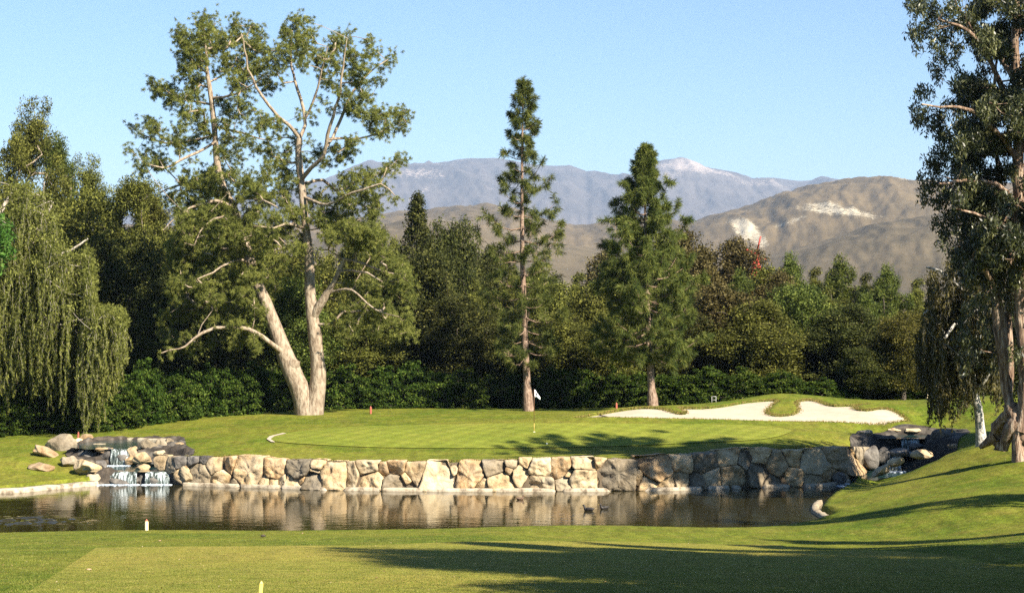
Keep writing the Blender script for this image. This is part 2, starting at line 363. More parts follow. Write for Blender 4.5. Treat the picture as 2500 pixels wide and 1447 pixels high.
BUNK = [(1398, 1013), (1460, 1003), (1520, 995), (1570, 992), (1612, 996), (1650, 1007), (1674, 1007), (1655, 993), (1700, 994), (1760, 990), (1830, 978), (1890, 974), (1898, 981), (1875, 1003), (1880, 1012), (1915, 1015), (1948, 1008), (1942, 985), (1955, 976), (1985, 974), (2010, 983), (2035, 990), (2080, 987), (2122, 984), (2092, 996), (2090, 1003), (2120, 1003), (2160, 994), (2203, 997), (2236, 1006), (2238, 1013), (2192, 1024), (2100, 1029), (1980, 1030), (1850, 1027), (1700, 1022), (1520, 1019)]
def bunkD(px, py):     # distance of the sand face as it climbs the mound
    bot = np.interp(px, [1398, 1520, 1700, 1850, 2000, 2100, 2238], [1016, 1019, 1022, 1027, 1030, 1029, 1014])
    return 97.5 + (bot - py) * .135
CTRL = []
def cp(px, py, D): CTRL.append(tuple(at(px, py, D)))
for px in range(400, 2101, 100):
    d = Dw(px) + .45; cp(px, fc(TOPC, px), d)
for px, py, D in [(600, 1100, 86.5), (900, 1110, 86), (1300, 1108, 86), (1600, 1098, 87), (1900, 1085, 88), (500, 1090, 88.5), (900, 1060, 93), (1300, 1055, 92.4), (1700, 1058, 92), (1300, 1020, 103), (900, 1027, 102),
                  (1300, 1003, 112), (1100, 1001, 112), (900, 1006, 110), (720, 1012, 108), (640, 1018, 106), (560, 1030, 103), (450, 1044, 100), (300, 1059, 97.5), (150, 1067, 96), (0, 1072, 95.5), (-150, 1076, 95),
                  (50, 1085, 92.5), (50, 1130, 86.5), (140, 1112, 88.2), (0, 1172, 82.3), (200, 1165, 84.5), (120, 1170, 82.8), (-100, 1170, 82), (-100, 1120, 87),
                  (1500, 1001, 110), (1600, 997, 108), (1700, 990, 108.5), (1800, 975, 108), (1900, 960, 107.5), (2000, 966, 108), (2100, 977, 109), (2250, 981, 110), (2440, 987, 112), (2600, 990, 112),
                  (2150, 1052, 96.5), (2250, 1050, 98.5), (2350, 1040, 98), (2350, 1070, 90), (2440, 1050, 92), (2050, 1055, 93), (2500, 1060, 84), (2395, 1087, 80), (2490, 1133, 71),
                  (2300, 1120, 80.0), (2255, 1136, 80.5), (2180, 1168, 81.5), (2130, 1184, 81.5), (2200, 1152, 87), (2160, 1175, 86), (2290, 1117, 86), (2250, 1128, 88.5), (2080, 1188, 78.8), (2000, 1224, 74.5), (2040, 1262, 67.5), (2200, 1180, 75), (2300, 1165, 73.5), (2100, 1240, 68), (2300, 1230, 63), (2500, 1215, 61), (2500, 1300, 49), (2600, 1150, 69), (2600, 1230, 60),
                  (1800, 1289, 65.3), (1500, 1285, 64.0)]: cp(px, py, D)
for x in (-45, -25, -12, 0, 12):
    for D in (60, 50, 40, 30, 20, 8, -10): CTRL.append((x, D, 5.8 - .086 * D if D > 0 else 5.8))
for x in (-25, -17, -8, -2): CTRL.append((x, 62.2 + (x + 25) * .07, .32))
for x, z in ((24, 2.6), (40, 4)): CTRL += [(x, 40, z + 1.0), (x, 20, z + 2), (x, 0, z + 3.2), (x, 60, z), (x, 80, z), (x, 100, z)]
for px in range(0, 2001, 250):
    b = {0: 1.2, 250: 1.2}.get(px, 1.5); CTRL += [((px - CX) / FPX * 124, 124, b), ((px - CX) / FPX * 140, 145, 1.4)]
for x in (20, 30): CTRL += [(x, 124, 1.9), (x, 145, 1.6)]
# sand faces
for px, py in ((1500, 1016), (1600, 1019), (1750, 1022), (1900, 1027), (2050, 1029), (2190, 1022), (1570, 994), (1700, 995), (1830, 979), (1890, 976), (1985, 976), (2080, 988), (2160, 996)): cp(px, py, bunkD(px, py))
CT = np.array(CTRL)
def _tps(CT, lam=.02):
    P = CT[:, :2] / 20; n = len(P); d = np.linalg.norm(P[:, None] - P[None], axis=2)
    K = np.where(d > 0, d * d * np.log(d + 1e-12), 0) + lam * np.eye(n) * .02
    A = np.zeros((n + 3, n + 3)); A[:n, :n] = K; A[:n, n] = 1; A[:n, n + 1:] = P; A[n, :n] = 1; A[n + 1:, :n] = P.T
    return P, np.linalg.solve(A, np.concatenate([CT[:, 2], [0, 0, 0]]))
TP, TW = _tps(CT)
def base_z(x, y):
    x = np.asarray(x, float); y = np.asarray(y, float); sh = x.shape; q = np.stack([x.ravel(), y.ravel()], 1)
    qc = np.stack([np.clip(q[:, 0], -42, 40), np.clip(q[:, 1], -10, 145)], 1) / 20
    out = np.empty(len(q))
    for i in range(0, len(q), 20000):
        s = qc[i:i + 20000]; d = np.linalg.norm(s[:, None] - TP[None], axis=2)
        out[i:i + 20000] = (d * d * np.log(d + 1e-12)) @ TW[:len(TP)] + TW[len(TP)] + s @ TW[len(TP) + 1:]
    away = np.maximum.reduce([-42 - q[:, 0], q[:, 0] - 40, -10 - q[:, 1], q[:, 1] - 145, np.zeros(len(q))])
    k = sstep(0, 70, away); return (out * (1 - k) + 1.3 * k).reshape(sh)
def sdf(poly, x, y):
    P = np.array(poly); sh = x.shape; q = np.stack([x.ravel(), y.ravel()], 1); best = np.full(len(q), 1e9); ins = np.zeros(len(q), bool)
    for i in range(len(P)):
        a, b = P[i], P[(i + 1) % len(P)]; e = b - a; w_ = q - a; t = np.clip((w_ @ e) / (e @ e + 1e-12), 0, 1)
        best = np.minimum(best, np.linalg.norm(w_ - t[:, None] * e, axis=1))
        c = ((a[1] > q[:, 1]) != (b[1] > q[:, 1])); xi = (b[0] - a[0]) * (q[:, 1] - a[1]) / (b[1] - a[1] + 1e-12) + a[0]
        ins ^= c & (q[:, 0] < xi)
    return np.where(ins, -best, best).reshape(sh)
def smooth_poly(P, n=4, closed=True):
    P = np.array(P, float); out = []; m = len(P)
    for i in range(m):
        p0, p1, p2, p3 = P[(i - 1) % m], P[i], P[(i + 1) % m], P[(i + 2) % m]
        for t in np.arange(n) / n:
            out.append(.5 * ((2 * p1) + (-p0 + p2) * t + (2 * p0 - 5 * p1 + 4 * p2 - p3) * t * t + (-p0 + 3 * p1 - 3 * p2 + p3) * t ** 3))
    return np.array(out)
BUNKW = smooth_poly([at(px, py, bunkD(px, py))[:2] for px, py in BUNK], 3)
def ground_z(x, y):
    x = np.asarray(x, float); y = np.asarray(y, float); z = base_z(x, y)
    near = (y > 55) & (y < 115) & (np.abs(x) < 45)
    if near.any():
        xx, yy, zz = x[near], y[near], z[near]
        zz = np.minimum(zz, -.75 + np.maximum(sdf(POND, xx, yy) - .06, 0) * 5)
        zz = np.minimum(zz, -.5 + np.maximum(sdf(CREEK, xx, yy) + .1, 0) * 1.6)
        for lv, P in POOLS: zz = np.minimum(zz, lv - .35 + np.maximum(sdf(P, xx, yy) + .05, 0) * 2.5)
        d = sdf(BUNKW, xx, yy); zz = zz - .22 * sstep(.12, -.12, d) + .05 * sstep(.6, .1, d) * sstep(-.1, .1, d)
        z[near] = zz
    return z
def gz(x, y): return float(ground_z(np.array([x]), np.array([y]))[0])
def ray(px, py, lo=20, hi=140):
    """where a sight line meets the ground"""
    D = np.linspace(lo, hi, 1200); x = (px - CX) / FPX * D; z = EYE - (py - HZ) / FPX * D
    k = np.argmax(base_z(x, D) >= z); return x[k], D[k]
def axis(segs):
    o = []
    for a, b, s in segs: o += list(np.arange(a, b, s))
    return np.array(o + [segs[-1][1]])
gx = axis([(-16000, -1000, 1500), (-1000, -200, 100), (-200, -60, 14), (-60, -27, 1.2), (-27, 27, .19), (27, 60, 1.2), (60, 200, 14), (200, 1000, 100), (1000, 16000, 1500)])
gy = axis([(-400, -40, 40), (-40, 20, 3), (20, 58, .5), (58, 70, .2), (70, 79, .3), (79, 112, .15), (112, 150, 1.0), (150, 300, 12), (300, 1200, 100), (1200, 18000, 1200)])
X, Y = np.meshgrid(gx, gy); Z = ground_z(X, Y)
Z = np.where((np.abs(X) > 400) | (Y > 400), 1.2, Z)
idx = np.arange(X.size).reshape(X.shape)
F = np.stack([idx[:-1, :-1], idx[:-1, 1:], idx[1:, 1:], idx[1:, :-1]], -1).reshape(-1, 4)
g = obj('ground', mesh_np('ground', np.stack([X, Y, Z], -1).reshape(-1, 3), F, M['rough'], True)); tag(g, kind='structure')

def sheet(name, poly, lift, mat, step, zf=None, grow=0.0, kind='structure', **kw):
    P = np.array(poly); x0, y0 = P.min(0) - grow - step; x1, y1 = P.max(0) + grow + step
    xs = np.arange(x0, x1 + step, step); ys = np.arange(y0, y1 + step, step); X, Y = np.meshgrid(xs, ys)
    d = sdf(poly, X, Y) - grow
    # snap the outer ring of vertices onto the outline
    gxx = np.gradient(d, step, axis=1); gyy = np.gradient(d, step, axis=0); gl = np.hypot(gxx, gyy) + 1e-6
    m = (d > 0) & (d < step * 1.5); X = np.where(m, X - gxx / gl * d, X); Y = np.where(m, Y - gyy / gl * d, Y)
    Z = (zf or base_z)(X, Y) + lift; ok = d < step * 1.5
    idx = np.arange(X.size).reshape(X.shape)
    keep = ok[:-1, :-1] & ok[:-1, 1:] & ok[1:, 1:] & ok[1:, :-1]
    dd = np.minimum.reduce([d[:-1, :-1], d[:-1, 1:], d[1:, 1:], d[1:, :-1]]); keep &= dd < 0
    F = np.stack([idx[:-1, :-1], idx[:-1, 1:], idx[1:, 1:], idx[1:, :-1]], -1)[keep]
    used = np.unique(F); mp = np.zeros(X.size, int); mp[used] = np.arange(len(used))
    V = np.stack([X, Y, Z], -1).reshape(-1, 3)[used]
    o = obj(name, mesh_np(name, V, mp[F], mat, True)); tag(o, kind=kind); return o
GREEN = smooth_poly([ray(*p, 80, 110) for p in ((652, 1073), (662, 1066), (700, 1058), (780, 1048), (900, 1041), (1100, 1036), (1300, 1034), (1500, 1034), (1700, 1036), (1850, 1040), (1930, 1050), (1900, 1066), (1780, 1078), (1600, 1086), (1400, 1092), (1200, 1095), (1000, 1094), (850, 1090), (720, 1083), (665, 1077))], 4)
sheet('putting_green', GREEN, .03, M['green_grass'], .4, ground_z)
TEE = [ray(*p, 22, 62) for p in ((235, 1338), (420, 1336), (900, 1333), (1500, 1322), (1900, 1330), (2150, 1345), (2350, 1362), (2500, 1390))] + [(10, 28), (10, 15), (-5, 15), (-7.12, 28.6)]
sheet('tee_ground', TEE, .025, M['tee'], .4, ground_z)
sheet('sand', BUNKW, -.10, M['sand'], .25, None, .18)
def flat_water(name, poly, z, mat, grow=.5):
    P = np.array(poly); x0, y0 = P.min(0) - grow; x1, y1 = P.max(0) + grow; s = .5 if z else .11; x0 = max(x0, -27)
    xs = np.arange(x0, x1 + s, s); ys = np.arange(y0, y1 + s, s); X, Y = np.meshgrid(xs, ys); d = sdf(poly, X, Y)
    idx = np.arange(X.size).reshape(X.shape); keep = (np.minimum.reduce([d[:-1, :-1], d[:-1, 1:], d[1:, 1:], d[1:, :-1]]) < grow * .4)
    F = np.stack([idx[:-1, :-1], idx[:-1, 1:], idx[1:, 1:], idx[1:, :-1]], -1)[keep]
    used = np.unique(F); mp = np.zeros(X.size, int); mp[used] = np.arange(len(used))
    Zw = X * 0 + z
    if not z:   # breeze-ruffled patch: real chop
        k = np.clip(1.35 - ((X + 18.0) / 3.4) ** 2 - ((Y - 69.0) / 1.9) ** 2 - fbm(X * .6, Y * .9, 4, 3) * .7, 0, 1)
        Zw = Zw + k * .26 * (fbm(X * 2.2, Y * 3.0, 12, 2) - .5)
    V = np.stack([X, Y, Zw], -1).reshape(-1, 3)[used]
    return tag(obj(name, mesh_np(name, V, mp[F], mat, True)), kind='structure')
flat_water('pond_water', POND, 0, M['water'], .9)
flat_water('stream_water', CREEK, .012, M['water2'], .3)
rock = lambda x, y: ground_z(x, y) + 0.18 * np.clip(fbm(x * 1.6, y * 1.1, 31, 3, True) - .35, 0, 1) * sstep(.1, -.5, sdf(BED, x, y)) + .42 * np.clip(fbm(x * 2.0, y * 2.0, 32, 3, True) - .35, 0, 1) * sstep(.1, -.5, sdf(BED2, x, y))
sheet('creek_bed', BED, .03, M['st_bed'], .14, rock)
sheet('creek_bed', BED2, .03, M['st_bed'], .14, rock)
RIM = [ray(*p, 80, 110) for p in ((651, 1073), (658, 1066), (690, 1058), (700, 1059), (670, 1066), (661, 1073), (672, 1081), (662, 1080))]
sheet('sand', RIM, .045, M['sand'], .12, ground_z)
for i, (lv, P) in enumerate(POOLS): flat_water('stream_water', P, lv, M['water2'], .2)

# ------------------------------------------------------------------ hills and mountains
def hill(name, sky_pts, D0, D1, mat, seed, nx=400, ny=120, gull=.3, px0=-900, px1=3400, pw_=1.0, rough=.006, back=1.35, freq=90.):
    xs = np.linspace(px0, px1, nx); v = np.linspace(0, back, ny); PX, Vv = np.meshgrid(xs, v)
    D = D0 + (D1 - D0) * Vv; sk = np.interp(PX, [p[0] for p in sky_pts], [p[1] for p in sky_pts])
    hz = (HZ - sk) / FPX * D1 + EYE
    up = np.clip(Vv, 0, 1) ** pw_; prof = np.where(Vv <= 1, np.sin(up * np.pi / 2), np.cos((Vv - 1) / (back - 1) * np.pi / 2))
    r1 = fbm(PX / freq + Vv * 1.3, Vv * 2.2 + PX / (freq * 4), seed, 5, True); r2 = fbm(PX / 25, Vv * 14, seed + 1, 5)
    k = np.sin(np.clip(Vv, 0, 1) * np.pi) ** .6
    z = hz * prof * (1 - gull * (1 - r1) * k) + hz * (r2 - .5) * rough * 10 * (.25 + k)
    x = (PX - CX) / FPX * D
    z = np.where(Vv <= 0, -1.0, z + .2)
    idx = np.arange(PX.size).reshape(PX.shape); F = np.stack([idx[:-1, :-1], idx[:-1, 1:], idx[1:, 1:], idx[1:, :-1]], -1).reshape(-1, 4)
    return tag(obj(name, mesh_np(name, np.stack([x, D, z], -1).reshape(-1, 3), F, mat, True)), kind='structure')
def hill_mat(name, ca, cb, cc, sc_, patches=(), shrub=.5, rocky=0.0, rockcol=(.5, .45, .36)):
    m, t, b = new_mat(name); p = pos(t)
    n1 = noise(t, p, .004 * sc_, 6, .6); n2 = noise(t, p, .11 * sc_, 6, .8); n3 = noise(t, p, .02 * sc_, 6, .65)
    c = ramp(t, n1.outputs['Fac'], [(.35, ca), (.5, cb), (.65, cc)]).outputs[0]
    sh = math_(t, 'MULTIPLY', ramp(t, n2.outputs['Fac'], [(.56, (0, 0, 0)), (.61, (1, 1, 1))]).outputs[0], shrub)
    c = mixc(t, sh, c, (.045, .055, .03))
    sx = N(t, 'ShaderNodeSeparateXYZ'); t.links.new(p, sx.inputs[0])
    n4 = noise(t, p, .13 * sc_, 6, .8)
    for (x, z, rx, rz, thr, slant) in patches:
        zz = math_(t, 'SUBTRACT', math_(t, 'SUBTRACT', sx.outputs[2], z), math_(t, 'MULTIPLY', math_(t, 'SUBTRACT', sx.outputs[0], x), slant))
        e = math_(t, 'ADD', math_(t, 'POWER', math_(t, 'ABSOLUTE', math_(t, 'DIVIDE', math_(t, 'SUBTRACT', sx.outputs[0], x), rx)), 2.), math_(t, 'POWER', math_(t, 'ABSOLUTE', math_(t, 'DIVIDE', zz, rz)), 2.))
        e = math_(t, 'SUBTRACT', 1.0, e, True)
        v = math_(t, 'ADD', math_(t, 'MULTIPLY', e, .22), n4.outputs['Fac'])
        k = ramp(t, v, [(thr + .01, (0, 0, 0)), (thr + .045, (1, 1, 1))]).outputs[0]
        k = math_(t, 'MULTIPLY', k, math_(t, 'GREATER_THAN', e, .02))
        c = mixc(t, k, c, rockcol)
    if rocky:
        k = ramp(t, n3.outputs['Fac'], [(.60, (0, 0, 0)), (.70, (1, 1, 1))]).outputs[0]
        c = mixc(t, math_(t, 'MULTIPLY', k, rocky), c, rockcol)
    t.links.new(c, b.inputs['Base Color']); b.inputs['Roughness'].default_value = 1; b.inputs['Specular IOR Level'].default_value = 0.05
    bump(t, b, math_(t, 'ADD', n3.outputs['Fac'], n2.outputs['Fac']), .7, 3.0 / sc_); return m
def P3(px, py, D): q = at(px, py, D); return q[0], q[2]
MD = 12600
def pt(px, py, rx, ry, D, thr, slant=0.0):
    x, z = P3(px, py, D); return (x, z, rx / FPX * D, ry / FPX * D, thr, slant)
M['mount'] = hill_mat('mountain_rock', (0.061, 0.055, 0.054), (0.094, 0.082, 0.077), (0.130, 0.113, 0.104), .33,
    [pt(1660, 420, 90, 38, 12000, .60), pt(1720, 430, 70, 25, 12000, .64, -.4), pt(1010, 450, 160, 30, 11700, .70, .0), pt(1110, 400, 80, 25, 12000, .74, .5), pt(1050, 500, 40, 25, 11100, .72, 1.0), pt(1850, 460, 160, 22, 11700, .71, .0), pt(1600, 450, 60, 30, 11700, .70)], .25, .12, (.36, .30, .26))
hill('mountains', [(-900, 560), (200, 540), (500, 500), (700, 462), (790, 440), (850, 412), (900, 398), (960, 401), (1060, 399), (1110, 390), (1150, 386), (1220, 386), (1280, 398), (1340, 404), (1390, 404), (1430, 424), (1500, 430), (1540, 430), (1580, 411), (1620, 394), (1655, 389), (1680, 394), (1720, 408), (1800, 421), (1835, 437), (1890, 433), (1950, 442), (2040, 437), (2090, 445), (2200, 458), (2500, 470), (3400, 540)],
     7800, MD, M['mount'], 5, 900, 240, .17, rough=.0035, freq=150)
M['hill'] = hill_mat('dry_hill', (0.094, 0.071, 0.038), (0.129, 0.097, 0.052), (0.165, 0.123, 0.067), 1.0,
    [pt(1812, 562, 46, 36, 2945, .585, .9), pt(1840, 590, 30, 26, 2730, .66, .8), pt(2035, 520, 88, 30, 2950, .645, -.25), pt(2000, 505, 50, 22, 3060, .66), pt(2130, 478, 110, 16, 4320, .67), pt(2190, 482, 60, 12, 4320, .69), pt(1910, 547, 60, 10, 2960, .70, .4)], .35, 0, (.50, .44, .32))
hill('hills', [(-900, 560), (600, 560), (900, 540), (960, 528), (1050, 523), (1120, 515), (1190, 508), (1260, 520), (1330, 545), (1400, 562), (1440, 556), (1500, 543), (1560, 540), (1620, 548), (1690, 551), (1740, 535), (1800, 515), (1870, 494), (1950, 475), (2020, 460), (2070, 452), (2190, 449), (2260, 455), (2400, 462), (2600, 470), (3400, 480)],
     1950, 4500, M['hill'], 9, 900, 220, .11, rough=.0035, freq=130)
M['hill2'] = hill_mat('dry_hill_near', (0.086, 0.069, 0.041), (0.117, 0.093, 0.056), (0.149, 0.117, 0.072), 1.35,
    [pt(1120, 545, 90, 9, 2280, .63), pt(2160, 610, 60, 14, 2100, .68, -.2)], .5, 0, (.50, .43, .30))
hill('hills.001', [(-900, 640), (700, 600), (900, 560), (990, 540), (1080, 545), (1180, 560), (1330, 590), (1450, 610), (1600, 640), (1750, 655), (1900, 620), (2050, 575), (2160, 548), (2260, 530), (2400, 520), (2600, 515), (3400, 530)],
     1260, 2400, M['hill2'], 23, 700, 180, .14, rough=.0035, freq=120)

# ------------------------------------------------------------------ retaining wall of boulders
SEEDS = [(395, 1128, 10), (414, 1131, 12), (437, 1127, 8), (452, 1156, 13), (485, 1155, 24), (470, 1124, 8), (497, 1122, 8), (520, 1133, 17), (541, 1166, 13), (558, 1136, 13), (605, 1147, 36), (575, 1178, 5), (648, 1174, 8), (670, 1145, 24), (666, 1172, 9), (690, 1172, 8), (712, 1174, 15), (727, 1141, 28), (738, 1168, 7), (765, 1172, 22), (775, 1133, 13), (772, 1151, 8), (815, 1157, 34), (855, 1157, 17), (898, 1140, 24), (905, 1174, 28), (938, 1146, 13), (965, 1140, 21), (962, 1180, 24), (1012, 1147, 22), (990, 1165, 8), (1068, 1162, 36), (1105, 1148, 6), (1148, 1156, 30), (1176, 1180, 8), (1208, 1142, 24), (1220, 1177, 28), (1250, 1131, 12), (1243, 1150, 8), (1283, 1128, 13), (1270, 1155, 17), (1318, 1142, 27), (1315, 1184, 30), (1368, 1140, 20), (1391, 1155, 6), (1425, 1132, 24), (1422, 1172, 33), (1384, 1182, 14), (1470, 1126, 12), (1507, 1158, 44), (1563, 1165, 9), (1584, 1176, 18), (1602, 1140, 34), (1628, 1180, 20), (1668, 1132, 22), (1662, 1172, 18), (1698, 1180, 17), (1720, 1130, 24), (1738, 1170, 22), (1782, 1118, 20), (1790, 1165, 32), (1815, 1130, 12), (1852, 1113, 18), (1850, 1155, 24), (1884, 1178, 16), (1898, 1135, 24), (1930, 1162, 20), (1940, 1118, 20), (1990, 1128, 32), (1985, 1172, 18), (2042, 1120, 26), (2025, 1160, 20), (2082, 1122, 20), (2105, 1112, 14)]
STONE_KIND = {605: 'st_tan', 727: 'st_grey', 765: 'st_grey', 815: 'st_tan', 1068: 'st_white', 1148: 'st_orange', 1208: 'st_grey', 1318: 'st_white', 1368: 'st_orange', 1425: 'st_white', 1422: 'st_white', 1507: 'st_grey', 1602: 'st_orange', 1250: 'st_grey', 485: 'st_grey', 414: 'st_grey', 437: 'st_dark', 470: 'st_dark', 497: 'st_dark', 1790: 'st_tan', 1990: 'st_white', 2042: 'st_tan', 2082: 'st_orange', 855: 'st_white', 905: 'st_tan', 712: 'st_white'}
wall = empty('retaining_wall', (0, 82, 0)); tag(wall, 'long pond retaining wall of fitted tan and grey boulders below the green', 'wall')
WO = np.array([0, 82, 0.])
def clip(poly, n, c):
    out = []
    for i in range(len(poly)):
        a, b = poly[i], poly[(i + 1) % len(poly)]; da, db = a @ n - c, b @ n - c
        if da <= 0: out.append(a)
        if (da < 0) != (db < 0): out.append(a + (b - a) * da / (da - db))
    return out
def wall_pt(px, py, out=0.0):
    D = Dw(px); e = 3.0; a = np.array(((px - e - CX) / FPX * Dw(px - e), Dw(px - e))); b = np.array(((px + e - CX) / FPX * Dw(px + e), Dw(px + e)))
    tn = norm(b - a); nrm = np.array([tn[1], -tn[0]]); z = EYE - (py - HZ) / FPX * D
    x, y = (px - CX) / FPX * D, D
    back = .10 * z
    return np.array([x + nrm[0] * (out - back), y + nrm[1] * (out - back), z])
S = np.array(SEEDS, float)
for i, (sx_, sy_, r_) in enumerate(SEEDS):
    poly = [np.array(p, float) for p in ((sx_ - 90, 1040), (sx_ + 90, 1040), (sx_ + 90, 1230), (sx_ - 90, 1230))]
    for j in range(len(S)):
        if j == i or abs(S[j, 0] - sx_) > 150: continue
        d = S[j, :2] - S[i, :2]; L2 = d @ d
        t = .5 + (r_ ** 2 - S[j, 2] ** 2) / (2 * L2); mid = S[i, :2] + d * np.clip(t, .12, .88)
        poly = clip(poly, d, mid @ d)
        if len(poly) < 3: break
    # clip by the top and the bottom of the wall, and by this stone's own reach
    tb = fc(TOPC, sx_) - 1 + random.uniform(-3, 2); bb = fc(BOTC, sx_) + 1
    sl = (fc(TOPC, sx_ + 20) - fc(TOPC, sx_ - 20)) / 40; nn = np.array([sl, -1.0]); poly = clip(poly, nn, nn @ np.array([sx_, tb]))
    sl = (fc(BOTC, sx_ + 20) - fc(BOTC, sx_ - 20)) / 40; nn = np.array([-sl, 1.0]); poly = clip(poly, nn, nn @ np.array([sx_, bb]))
    for k in range(10):
        a = k * math.pi / 5 + .3; n2 = np.array([math.cos(a), math.sin(a)]); poly = clip(poly, n2, n2 @ S[i, :2] + r_ * (1.9 if k % 5 else 2.1) + 2)
    if len(poly) < 3: continue
    P = np.array(poly); c = P.mean(0)
    # densify, round the corners, wobble
    Q = []
    for k in range(len(P)):
        a, b = P[k], P[(k + 1) % len(P)]; m = max(2, int(np.linalg.norm(b - a) / 3))
        for t in np.arange(m) / m: Q.append(a + (b - a) * t)
    Q = np.array(Q)
    for _ in range(1): Q = (np.roll(Q, 1, 0) + Q * 2 + np.roll(Q, -1, 0)) / 4
    ang = np.arctan2(Q[:, 1] - c[1], Q[:, 0] - c[0]); rad = np.linalg.norm(Q - c, axis=1)
    wob = sum(RNG.normal() * .014 * np.cos(k * ang + RNG.random() * 6) for k in range(2, 9))
    Q = c + (Q - c) * (1 - .1 / np.maximum(rad, 4) + wob * .8)[:, None]; Qs = Q.copy()
    for _ in range(14): Qs = (np.roll(Qs, 1, 0) + Qs * 2 + np.roll(Qs, -1, 0)) / 4
    n = len(Q); rings = [(1.0, -.45), (1.0, -.015), (.975, .05), (.91, .085), (.8, .10), (.66, .11), (.52, .115), (.38, .118), (.24, .12), (.12, .12)]; bulge = .6 + .8 * min(1, r_ / 30) * random.uniform(.5, 1.2)
    V = []; sd_ = random.random() * 50; tx, ty = RNG.normal(size=2) * .005
    for s_, o_ in rings:
        for q in (c + ((Q if s_ > .9 else Qs) - c) * s_):
            nz = (fbm(np.array([q[0] / 13 + sd_]), np.array([q[1] / 13 + sd_]), 3, 3)[0] - .5) * .20 if o_ > 0 else 0
            V.append(wall_pt(q[0], q[1], o_ * bulge + nz * bulge + (tx * (q[0] - c[0]) + ty * (q[1] - c[1]) if o_ > 0 else 0)))
    V.append(wall_pt(c[0], c[1], .12 * bulge)); V = np.array(V)
    F4 = []
    for k in range(len(rings) - 1):
        a = k * n + np.arange(n); b = k * n + (np.arange(n) + 1) % n; F4.append(np.stack([a, b, b + n, a + n], 1))
    l = (len(rings) - 1) * n; a = l + np.arange(n); b = l + (np.arange(n) + 1) % n
    kind = STONE_KIND.get(sx_) or random.choice(['st_tan', 'st_tan', 'st_white', 'st_grey', 'st_orange', 'st_tan'])
    me = mesh_np('stone', V - WO, [np.concatenate(F4), np.stack([a, b, np.full(n, len(V) - 1)], 1)], M[kind], True); obj('stone', me, wall)
pxs = np.arange(384, 2119, 6.0); V = []
for px in pxs:
    tp = fc(TOPC, px) + 5; bt = fc(BOTC, px)
    for o_, py in ((-.5, tp), (-.12 + RNG.normal() * .02, tp), (-.10 + RNG.normal() * .02, (tp + bt) / 2), (-.10, bt + 8)): V.append(wall_pt(px, py, o_))
n = len(pxs); idx = np.arange(n * 4).reshape(n, 4); F = np.stack([idx[:-1, :-1], idx[1:, :-1], idx[1:, 1:], idx[:-1, 1:]], -1).reshape(-1, 4)
obj('mortar', mesh_np('mortar', np.array(V) - WO, F, M['mortar'], False), wall)
# pale ledge at the foot of the wall, broken where big boulders reach the water
def ledge(name, a, b, parent, h=.15, wd=.2, gaps=()):
    px = np.arange(a, b, 4.0); V = []
    for p in px:
        bt = fc(BOTC, p); j = RNG.normal() * .006 + .03 * fbm(np.array([p / 20]), np.array([1.]), 8, 3)[0]; g_ = min([abs(p - q) / r for q, r in gaps] + [9]); kk = float(np.clip((g_ - .6) / .5, 0.0, 1))
        for o_, z in ((-.1, h), (wd * .9 + j, h + j * .5), (wd + .02 + j, h - .03), (wd + .02 + j, -.25), (-.1, -.25)):
            q = wall_pt(p, bt, o_ + .10 if kk > 0 else -.05); q[2] = z * kk + -.2 * (1 - kk) if z > 0 else z; V.append(q)
    n = len(px); idx = np.arange(n * 5).reshape(n, 5); F = np.stack([idx[:-1, :-1], idx[1:, :-1], idx[1:, 1:], idx[:-1, 1:]], -1).reshape(-1, 4)
    me = mesh_np(name, np.array(V) - WO, F, M['lip'], False); return obj(name, me, parent)
ledge('ledge', 455, 2060, wall, .13, .2, [(822, 22), (1365, 10), (1530, 45), (690, 3), (590, 3), (1715, 8), (1830, 30), (1780, 6), (1940, 16)])
# grass overhanging the wall top
V = []; T = []; PP = np.array([wall_pt(px + RNG.normal(), fc(TOPC, px) + 1, 0.05 + RNG.random() * .2 - .25) for px in np.arange(385, 2112, .55)]); PP[:, 2] = ground_z(PP[:, 0], PP[:, 1] + .3); PP[:, 1] += .12
for p in PP:
    L = RNG.uniform(.05, .16); d = norm(np.array([RNG.normal() * .5, -RNG.random() * .9, .3 + RNG.random() * .5])); s = norm(np.cross(d, [0, 1, .2])) * .018
    V += [p - s, p + s, p + d * L - np.array([0, 0, .02])]; T += [RNG.random()] * 3
M['drygrass'] = leaf_mat('edge_grass', (.10, .12, .02), (.20, .17, .05), (.36, .25, .09), .2)
tag(obj('edge_grass', mesh_np('edge_grass', V, np.arange(len(V)).reshape(-1, 3), M['drygrass'], False, T)), 'dry grass fringe hanging over the wall top', 'grass', kind='stuff')

# left pond kerb
def kerb(name, pts, h, wd, label, cat='kerb', mat='lip'):
    P, _ = resample([(p[0], p[1], 0) for p in pts], [1] * len(pts), .4); T = norm(np.gradient(P, axis=0)); Nn = np.stack([T[:, 1], -T[:, 0], T[:, 2] * 0], 1)
    c = P.mean(0); V = []
    for i in range(len(P)):
        j = RNG.normal() * .012
        for o_, z in ((0.12, -.3), (.12, h + j - .05), (.08, h + j), (-wd + .05, h + j + .02), (-wd, h - .2)): V.append(P[i] + Nn[i] * o_ + np.array([0, 0, z]) - c)
    n = len(P); idx = np.arange(n * 5).reshape(n, 5); F = np.stack([idx[:-1, :-1], idx[1:, :-1], idx[1:, 1:], idx[:-1, 1:]], -1).reshape(-1, 4)
    o = obj(name, mesh_np(name, V, F, M[mat], True)); o.location = c; tag(o, label, cat); return o
kerb('pond_kerb', [(-38, 83.3), (-26, 80.7)] + [pw(*p) for p in ((0, 1203), (120, 1194), (236, 1184))], .17, .24, 'pale concrete kerb edging the pond at the foot of the sloping lawn')
